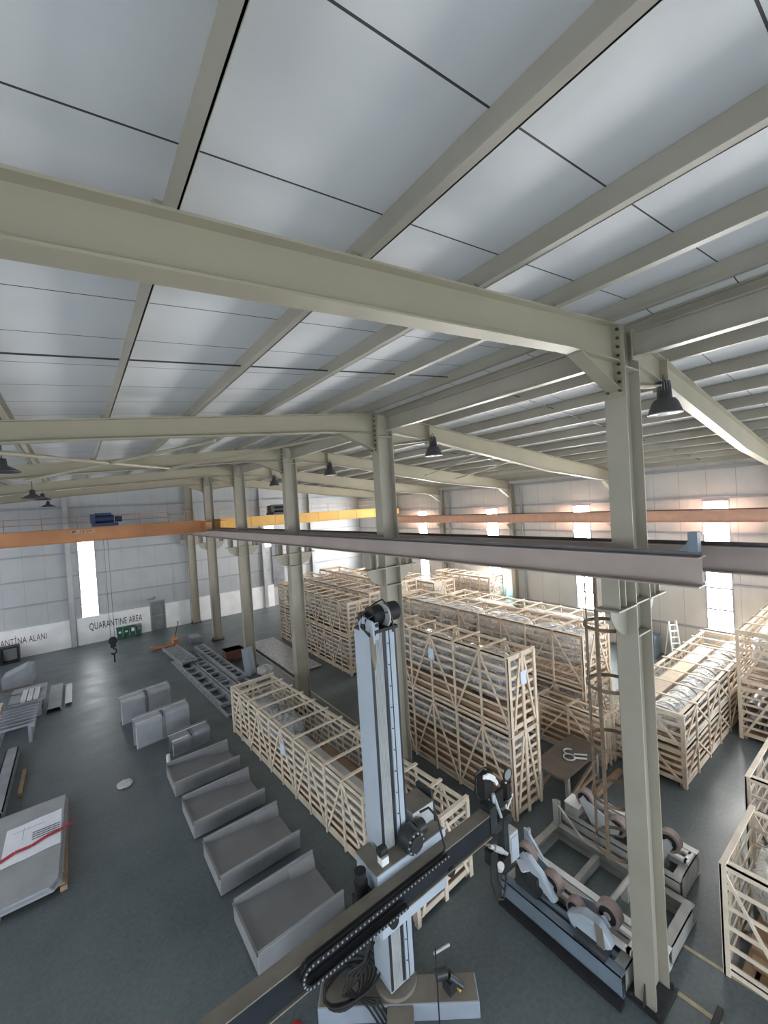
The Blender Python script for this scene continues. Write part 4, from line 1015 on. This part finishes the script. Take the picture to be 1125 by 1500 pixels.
# base
bs = MB()
def diag(c, ang, L, w_, z0, z1, mb):
    ca, sa = math.cos(ang), math.sin(ang)
    pts = [(c[0]+u*ca-v*sa+3.03, c[1]+u*sa+v*ca-2.53) for u, v in ((-L, -w_), (L, -w_), (L, w_), (-L, w_))]
    return mb.prism(pts, 'z', z0, z1)
diag((-3.1, 2.38), -.66, 1.22, .2, .0, .26, bs)
bs.build('base_leg', 'basegrey', WM, bevel=.015)
diag((-3.1, 2.38), -.66, 1.2, .185, .26, .27, MB()).build('base_leg_top', 'machbrown', WM)
diag((-2.93, 2.55), .91, .75, .2, .0, .255, MB()).build('cross_leg', 'machbrown', WM, bevel=.015)
MB().cyl(W_(-3.03, 2.53, .26), W_(-3.03, 2.53, .33), .34, 36).build('turntable', 'machbrown', WM)
b = MB()
for k in range(6):
    r = random.Random(k); q = []
    for i in range(26):
        an = 2*PI*i/24; Rr = .26+.03*k
        q.append(W_(-3.78+.03*k+Rr*math.cos(an)*1.15, 2.92-.02*k+Rr*math.sin(an)*.8, .31+.03*k+.05*math.sin(an*2+k)))
    b.tube(q, .016)
for k in range(4):
    q = [(-3.34, 2.6+.04*k, 1.0), (-3.42-.03*k, 2.66, .75), (-3.55-.05*k, 2.7+.05*k, .55), (-3.72-.05*k, 2.75, .42), (-3.6+.06*k, 2.45, .30), (-3.52+.05*k, 2.15, .14), (-3.56+.07*k, 1.8, .03)]
    b.tube([W_(*p) for p in q], .016)
b.build('cable_bundle', 'black', WM)
b = MB(); b.cyl(W_(-2.66, 1.98, .52), W_(-2.5, 1.9, .52), .075, 16); b.box(W_(-2.56, 1.78, .27), W_(-2.4, 1.95, .46)); b.cyl(W_(-2.5, 1.85, .5), W_(-2.36, 1.72, .36), .05, 12)
b.build('slew_motor', 'darksteel', WM)
MB().box(W_(-2.42, 1.72, .30), W_(-2.36, 1.78, .36)).build('connector', 'yellow', WM)
MB().cyl(W_(-2.86, 1.72, .02), W_(-2.86, 1.72, 1.3), .011, 8).build('guide_rod', 'black', WM)
MB().cyl(W_(-2.86, 1.75, 1.2), W_(-2.56, 1.75, 1.12), .02, 10).build('rod_stub', 'machgrey', WM)
tag(blob('red_cloth', 'red cloth lying on the floor beside the machine base', 'cloth', (-4.56, 3.05, 0), (-4.36, 3.25, .06), 'red', amp=.3, p=2.0, seed=4), 'red cloth lying on the floor beside the machine base', 'cloth')

# ------------------------------------------------------------------ vessel roller beds
def rail_frame(t, x0, x1, y0, y1, h, mats, wd=.14, name='frame'):
    for nm, a, c, m in (('left_beam', (x0, y0, 0), (x0+wd, y1, h), mats[0]), ('right_beam', (x1-wd, y0, 0), (x1, y1, h), mats[1]),
                        ('near_end_beam', (x0+wd, y0, 0), (x1-wd, y0+wd, h), mats[2]), ('far_end_beam', (x0+wd, y1-wd, 0), (x1-wd, y1, h), mats[2])):
        b = MB()
        # channel: web outside, two flanges
        X0, Y0, Z0 = a; X1, Y1, Z1 = c
        if 'end' in nm:
            yw = Y0 if 'near' in nm else Y1-.015
            b.box((X0, yw, 0), (X1, yw+.015, h)); b.box((X0, Y0, h-.018), (X1, Y1, h)); b.box((X0, Y0, 0), (X1, Y1, .018))
        else:
            xw = X0 if 'left' in nm else X1-.015
            b.box((xw, Y0, 0), (xw+.015, Y1, h)); b.box((X0, Y0, h-.018), (X1, Y1, h)); b.box((X0, Y0, 0), (X1, Y1, .018))
        b.build(nm, m, t)
def wheel(t, x, y, z, r=.195, w=.16):
    o = MB().cyl((x-w/2, y, z), (x+w/2, y, z), r, 32).build('wheel', 'tyre', t, bevel=.012)
    MB().cyl((x-w/2-.006, y, z), (x+w/2+.006, y, z), r*.72, 26).build('hub', 'black', o)
    MB().cyl((x-w/2-.02, y, z), (x+w/2+.02, y, z), r*.3, 16).build('axle', 'bedgrey', o)
def bogie(t, x, ya, za, yb, zb, mat):
    ym, zm = (ya+yb)/2, min(za, zb)-.12
    for s in (-1, 1):
        xx = x+s*.115
        pts = [(ya-.09, za-.02), (ya, za+.10), (ya+.09, za+.03), (yb+.09, zb+.04), (yb+.06, zb-.1), (ym+.15, zm-.1), (ym-.15, zm-.1)] if ya < yb else \
              [(ya+.09, za-.02), (ya, za+.10), (ya-.09, za+.03), (yb-.09, zb+.04), (yb-.06, zb-.1), (ym-.15, zm-.1), (ym+.15, zm-.1)]
        MB().prism(pts, 'x', xx-.012, xx+.012).build('bogie_plate', mat, t)
    MB().cyl((x-.16, ym, zm), (x+.16, ym, zm), .04, 14).build('bogie_pin', 'bedgrey', t)
    MB().box((x-.1, ym-.2, .2), (x+.1, ym+.2, zm+.0)).build('bogie_block', 'bedgrey', t)
A = thing('roller_bed', 'blue grey driven vessel roller bed, nearest of the roller frames beside the welding head', 'roller bed', (0, 0, 0))
rail_frame(A, -.45, .45, .25, 2.45, .36, ('bedblue', 'bedgrey', 'bedgrey'), .17)
b = MB(); b.box((-.62, .2, .0), (-.46, 2.4, .06)); b.build('cable_tray', 'black', A)
b = MB(); b.box((-.2, .42, .28), (-.12, 2.28, .36)); b.build('slide_rail', 'bedblue', A)
b = MB(); b.box((.12, .42, .28), (.2, 2.28, .36)); b.build('slide_rail', 'bedgrey', A)
wheel(A, .0, 2.15, .80); wheel(A, .0, 1.62, .60); bogie(A, .0, 2.15, .80, 1.62, .60, 'lightblue')
wheel(A, .05, .62, .76); wheel(A, -.1, 1.12, .58, .15); bogie(A, .0, .62, .72, 1.1, .56, 'lightblue')
blobm = MB().prism([(.42, .55), (.62, .80), (.9, .78), (1.18, .60), (1.1, .42), (.6, .38)], 'x', -.34, -.14).build('gear_housing', 'lightblue', A, bevel=.04)
MB().prism([(.55, .80), (.68, .82), (.62, .2), (.5, .2)], 'x', -.36, -.345).build('chain_guard', 'machbrown', A)
MB().cyl((-.3, .5, .36), (-.3, 1.0, .36), .14, 20).box((-.4, .55, .1), (-.16, .95, .3)).build('gear_motor', 'darksteel', A)
MB().box((-.32, 1.75, .22), (-.14, 2.2, .72)).cyl((-.35, 1.9, .6), (-.1, 1.9, .6), .12, 18).build('motor_cover', 'darksteel', A)
MB().prism([(1.5, .42), (1.86, .62), (2.1, .95), (1.96, .98), (1.7, .82), (1.42, .5)], 'x', -.24, -.12).build('housing_arm', 'lightblue', A, bevel=.03)
MB().cyl((-.38, .7, .3), (-.38, 1.9, .3), .035, 12).build('drive_shaft', 'bedgrey', A)
b = MB(); b.box((-.06, .28, .40), (.02, .62, .46)); b.box((.20, .28, .40), (.28, .62, .46)); b.box((-.06, .26, .40), (.28, .34, .46)); b.build('end_fork', 'white', A)
b = MB(); b.box((.30, 2.3, .4), (.345, 2.42, .98)); b.bar((.32, 2.3, .9), (.32, 1.85, .42), .03, .05, (1, 0, 0)); b.cyl((.4, 2.36, .4), (.4, 2.36, .95), .035, 12); b.build('stop_post', 'lightblue', A)
tag(MB().poly([(-.38, 2.02, .74), (-.16, 1.9, .74), (-.06, 2.1, .742), (-.22, 2.26, .74), (-.1, 1.86, .66)], [(0, 1, 2, 3), (1, 4, 2)]).prism([(-.36, 2.0), (-.16, 1.9), (-.08, 2.1), (-.22, 2.24)], 'z', .725, .74).build('white_rag', 'paper', loc=(0, 0, 0)), 'white rag lying on the driven roller bed beside the torch', 'rag')
B = thing('roller_bed', 'grey idle vessel roller bed, on the far side of the rusty ladder cage', 'roller bed', (0, 0, 0))
rail_frame(B, 1.85, 2.95, .2, 2.5, .45, ('bedgrey', 'white', 'bedgrey'), .15)
wheel(B, 2.2, 2.1, .86); wheel(B, 2.2, 1.42, .62); bogie(B, 2.2, 2.1, .86, 1.42, .62, 'machgrey')
wheel(B, 2.35, .5, .80); wheel(B, 2.3, 1.02, .6, .17); bogie(B, 2.32, .5, .80, 1.02, .6, 'machgrey')
b = MB(); b.box((2.0, 2.2, .45), (2.35, 2.5, .68)); b.build('end_block', 'bedgrey', B); MB().box((1.95, 2.15, .68), (2.3, 2.48, .71)).build('white_pad', 'white', B)
b = MB(); b.box((2.4, .26, .45), (2.48, .55, .51)); b.box((2.62, .26, .45), (2.70, .55, .51)); b.box((2.4, .22, .45), (2.7, .30, .51)); b.build('end_fork', 'white', B)
b = MB(); b.cyl((2.55, .5, .52), (2.55, 2.0, .52), .07, 14); b.build('cross_tube', 'bedgrey', B)
Cf = thing('floor_frame', 'empty rectangular steel frame on the floor between the two roller beds', 'frame', (0, 0, 0))
rail_frame(Cf, .50, 1.78, -.06, 2.62, .30, ('white', 'bedgrey', 'bedgrey'), .16)
b = MB(); b.box((1.60, 2.45, .3), (1.64, 2.56, .86)); b.box((1.70, 2.45, .3), (1.74, 2.56, .82)); b.bar((1.62, 2.45, .8), (1.62, 1.9, .32), .03, .05, (1, 0, 0)); b.build('stop_post', 'bedgrey', Cf)
b = MB(); b.box((.66, 1.55, .02), (1.62, 1.65, .2)); b.build('cross_member', 'bedgrey', Cf)
tag(MB().cyl((.18, .78, .60), (1.98, .74, .60), .045, 16).cyl((1.5, .75, .6), (1.62, .75, .6), .07, 16).box((.9, .70, .3), (.98, .82, .6)).build('drive_shaft', 'bedgrey'), 'grey steel shaft running between the two roller beds', 'shaft')
t = tag(MB().cyl((.98, .35, .3), (.98, .35, .5), .16, 24).box((.8, .2, .28), (1.15, .5, .31)).build('white_drum', 'white'), 'white drum half hidden by the nearest column, on the floor frame', 'drum')
# column foot clutter
tag(MB().box((-1.0, -.45, .0), (-.35, -.38, .08)).box((-.9, -.75, .0), (.5, -.68, .08)).build('dark_channel', 'black'), 'dark steel channels on the floor at the foot of the nearest column', 'channel')

# trestle table behind the tall stack
t = thing('trestle_table', 'dark timber trestle table between the tall stack and the short low crate', 'table', (3.45, 3.2, 0))
MB().box((-.95, -.42, .72), (1.0, .5, .78)).build('table_top', 'darkwood', t)
for sx in (-.7, .75):
    for sy in (-.35, .4): MB().box((sx-.045, sy-.045, 0), (sx+.045, sy+.045, .72)).build('leg', 'bedgrey', t)
MB().bar((-.7, -.35, .1), (.75, -.35, .55), .05, .08).bar((-.7, .4, .1), (.75, .4, .55), .05, .08).box((-.7, -.38, .12), (.75, -.33, .2)).build('brace', 'pineold', t)
t = thing('shackle', 'shiny steel shackle lying on the trestle table', 'shackle', (3.4, 3.15, .78))
MB().torus((0, 0, .02), .14, .02, 'z', 24, 8).torus((.18, .1, .045), .13, .02, 'z', 24, 8, 0, PI).build('ring', 'alu', t)
MB().cyl((.05, -.1, .025), (.25, -.35, .025), .025, 12).cyl((.2, -.03, .025), (.4, -.28, .025), .025, 12).build('bar', 'alu', t)
tag(MB().box((0, -.06, 0), (1.9, .06, .12)).build('timber_beam', 'pineold', loc=(3.0, 2.55, 0)), 'brown timber beam on the floor before the trestle table', 'timber')

# caged ladder on the nearest column
t = thing('caged_ladder', 'rusty hooped ladder cage hanging beside the nearest column', 'ladder', (.10, .45, 1.95))
for s in (-1, 1): MB().box((s*.17-.02, -.28, 0), (s*.17+.02, -.23, 4.8)).build('stile', 'rust', t)
b = MB()
for k in range(15): b.cyl((-.17, -.255, .2+.3*k), (.17, -.255, .2+.3*k), .012, 8)
b.build('rungs', 'rust', t)
for z in (.06, .88, 1.75, 2.70, 3.66): MB().strip((0, 0, z), .34, .055, .010, 'z', 36).build('hoop', 'rust', t)
for k, a in enumerate((PI*.5, PI, PI*1.0+.9, 0, .9, PI-.75)):
    if k in (2,): continue
    hb = .022 if k == 1 else .009
    MB().box((.33*math.cos(a)-hb, .33*math.sin(a)-hb, 0 if k != 5 else .3), (.33*math.cos(a)+hb, .33*math.sin(a)+hb, 3.75 if k not in (0, 1) else 4.75)).build('cage_bar', 'rust', t)

# by the right wall
t = thing('step_ladder', 'pale step ladder standing against the right wall behind the sunlit crates', 'ladder', (14.45, 4.25, 0), -.5)
for s in (-1, 1): MB().bar((s*.22, -.1, 0), (s*.18, .1, 1.75), .04, .06).build('stile', 'white', t)
for k in range(6): MB().box((-.2, -.09+.033*k, .2+.27*k), (.2, .0+.033*k, .24+.27*k)).build('step', 'white', t)
MB().bar((.2, .4, 0), (.16, .12, 1.72), .03, .04).bar((-.2, .4, 0), (-.16, .12, 1.72), .03, .04).build('rear_leg', 'white', t)
tag(MB().box((-.35, -.45, 0), (.35, .45, .95)).box((-.37, -.47, .95), (.37, .47, 1.0)).box((-.2, -.2, 1.0), (.1, .2, 1.3)).build('machine_cabinet', 'bedblue', loc=(14.4, 5.4, 0)), 'blue grey cabinet against the right wall beside the step ladder', 'cabinet')
tag(MB().prism([(0, 0), (.03, 0), (.18, 2.15), (.15, 2.15)], 'y', -.55, .55).build('leaning_sheet', 'bluepanel', loc=(14.3, 13.75, 0)), 'turquoise sheet leaning on the right wall beside the short stack', 'sheet')

# ------------------------------------------------------------------ walls behind and left of the camera, light
WL = [(2.5+6*k, 3.5+6*k) for k in range(-2, 5)]
wb = MB(); wb.box((XL-.12, YF, 0), (XL, YB, wz0)); wb.box((XL-.12, YF, wz1), (XL, YB, 8.85))
ys = [YF] + [v for q in WL for v in q] + [YB]
for i in range(0, len(ys), 2): wb.box((XL-.12, ys[i], wz0), (XL, ys[i+1], wz1))
struct(wb.build('wall_left', 'wallp'))
for (a, c) in WL:
    nw += 1; fr = MB()
    for yy in (a, c): fr.box((XL-.1, yy-.025, wz0), (XL+.02, yy+.025, wz1))
    for k in range(7): z = wz0+(wz1-wz0)*k/6; fr.box((XL-.1, a, z-.02), (XL+.02, c, z+.02))
    q = struct(fr.build('window_%d' % nw, 'girt')); MB().box((XL-.08, a+.02, wz0+.01), (XL-.06, c-.02, wz1-.01)).build('pane', 'paneW', q)
struct(MB().box((XL, YF-.12, 5.0), (XW+.12, YF, 8.8)).prism([(XL, 8.8), (XW, 8.8), (XW, zr(XW)), (0, zr(0)), (XL, zr(XL))], 'y', YF-.12, YF).build('wall_front', 'wallb'))  # unseen upper wall, added to keep daylight off the roof beams
w = bpy.data.worlds.new('World'); S.world = w; w.use_nodes = True
bg = w.node_tree.nodes['Background']; bg.inputs['Color'].default_value = (.86, .93, 1.0, 1); bg.inputs['Strength'].default_value = 2.6
S.view_settings.view_transform = 'Standard'; S.view_settings.look = 'None'
S.view_settings.exposure = 1.45; S.view_settings.gamma = 1.0; S.view_settings.use_curve_mapping = False
S.cycles.use_denoising = True
S.cycles.max_bounces = 10; S.cycles.diffuse_bounces = 6
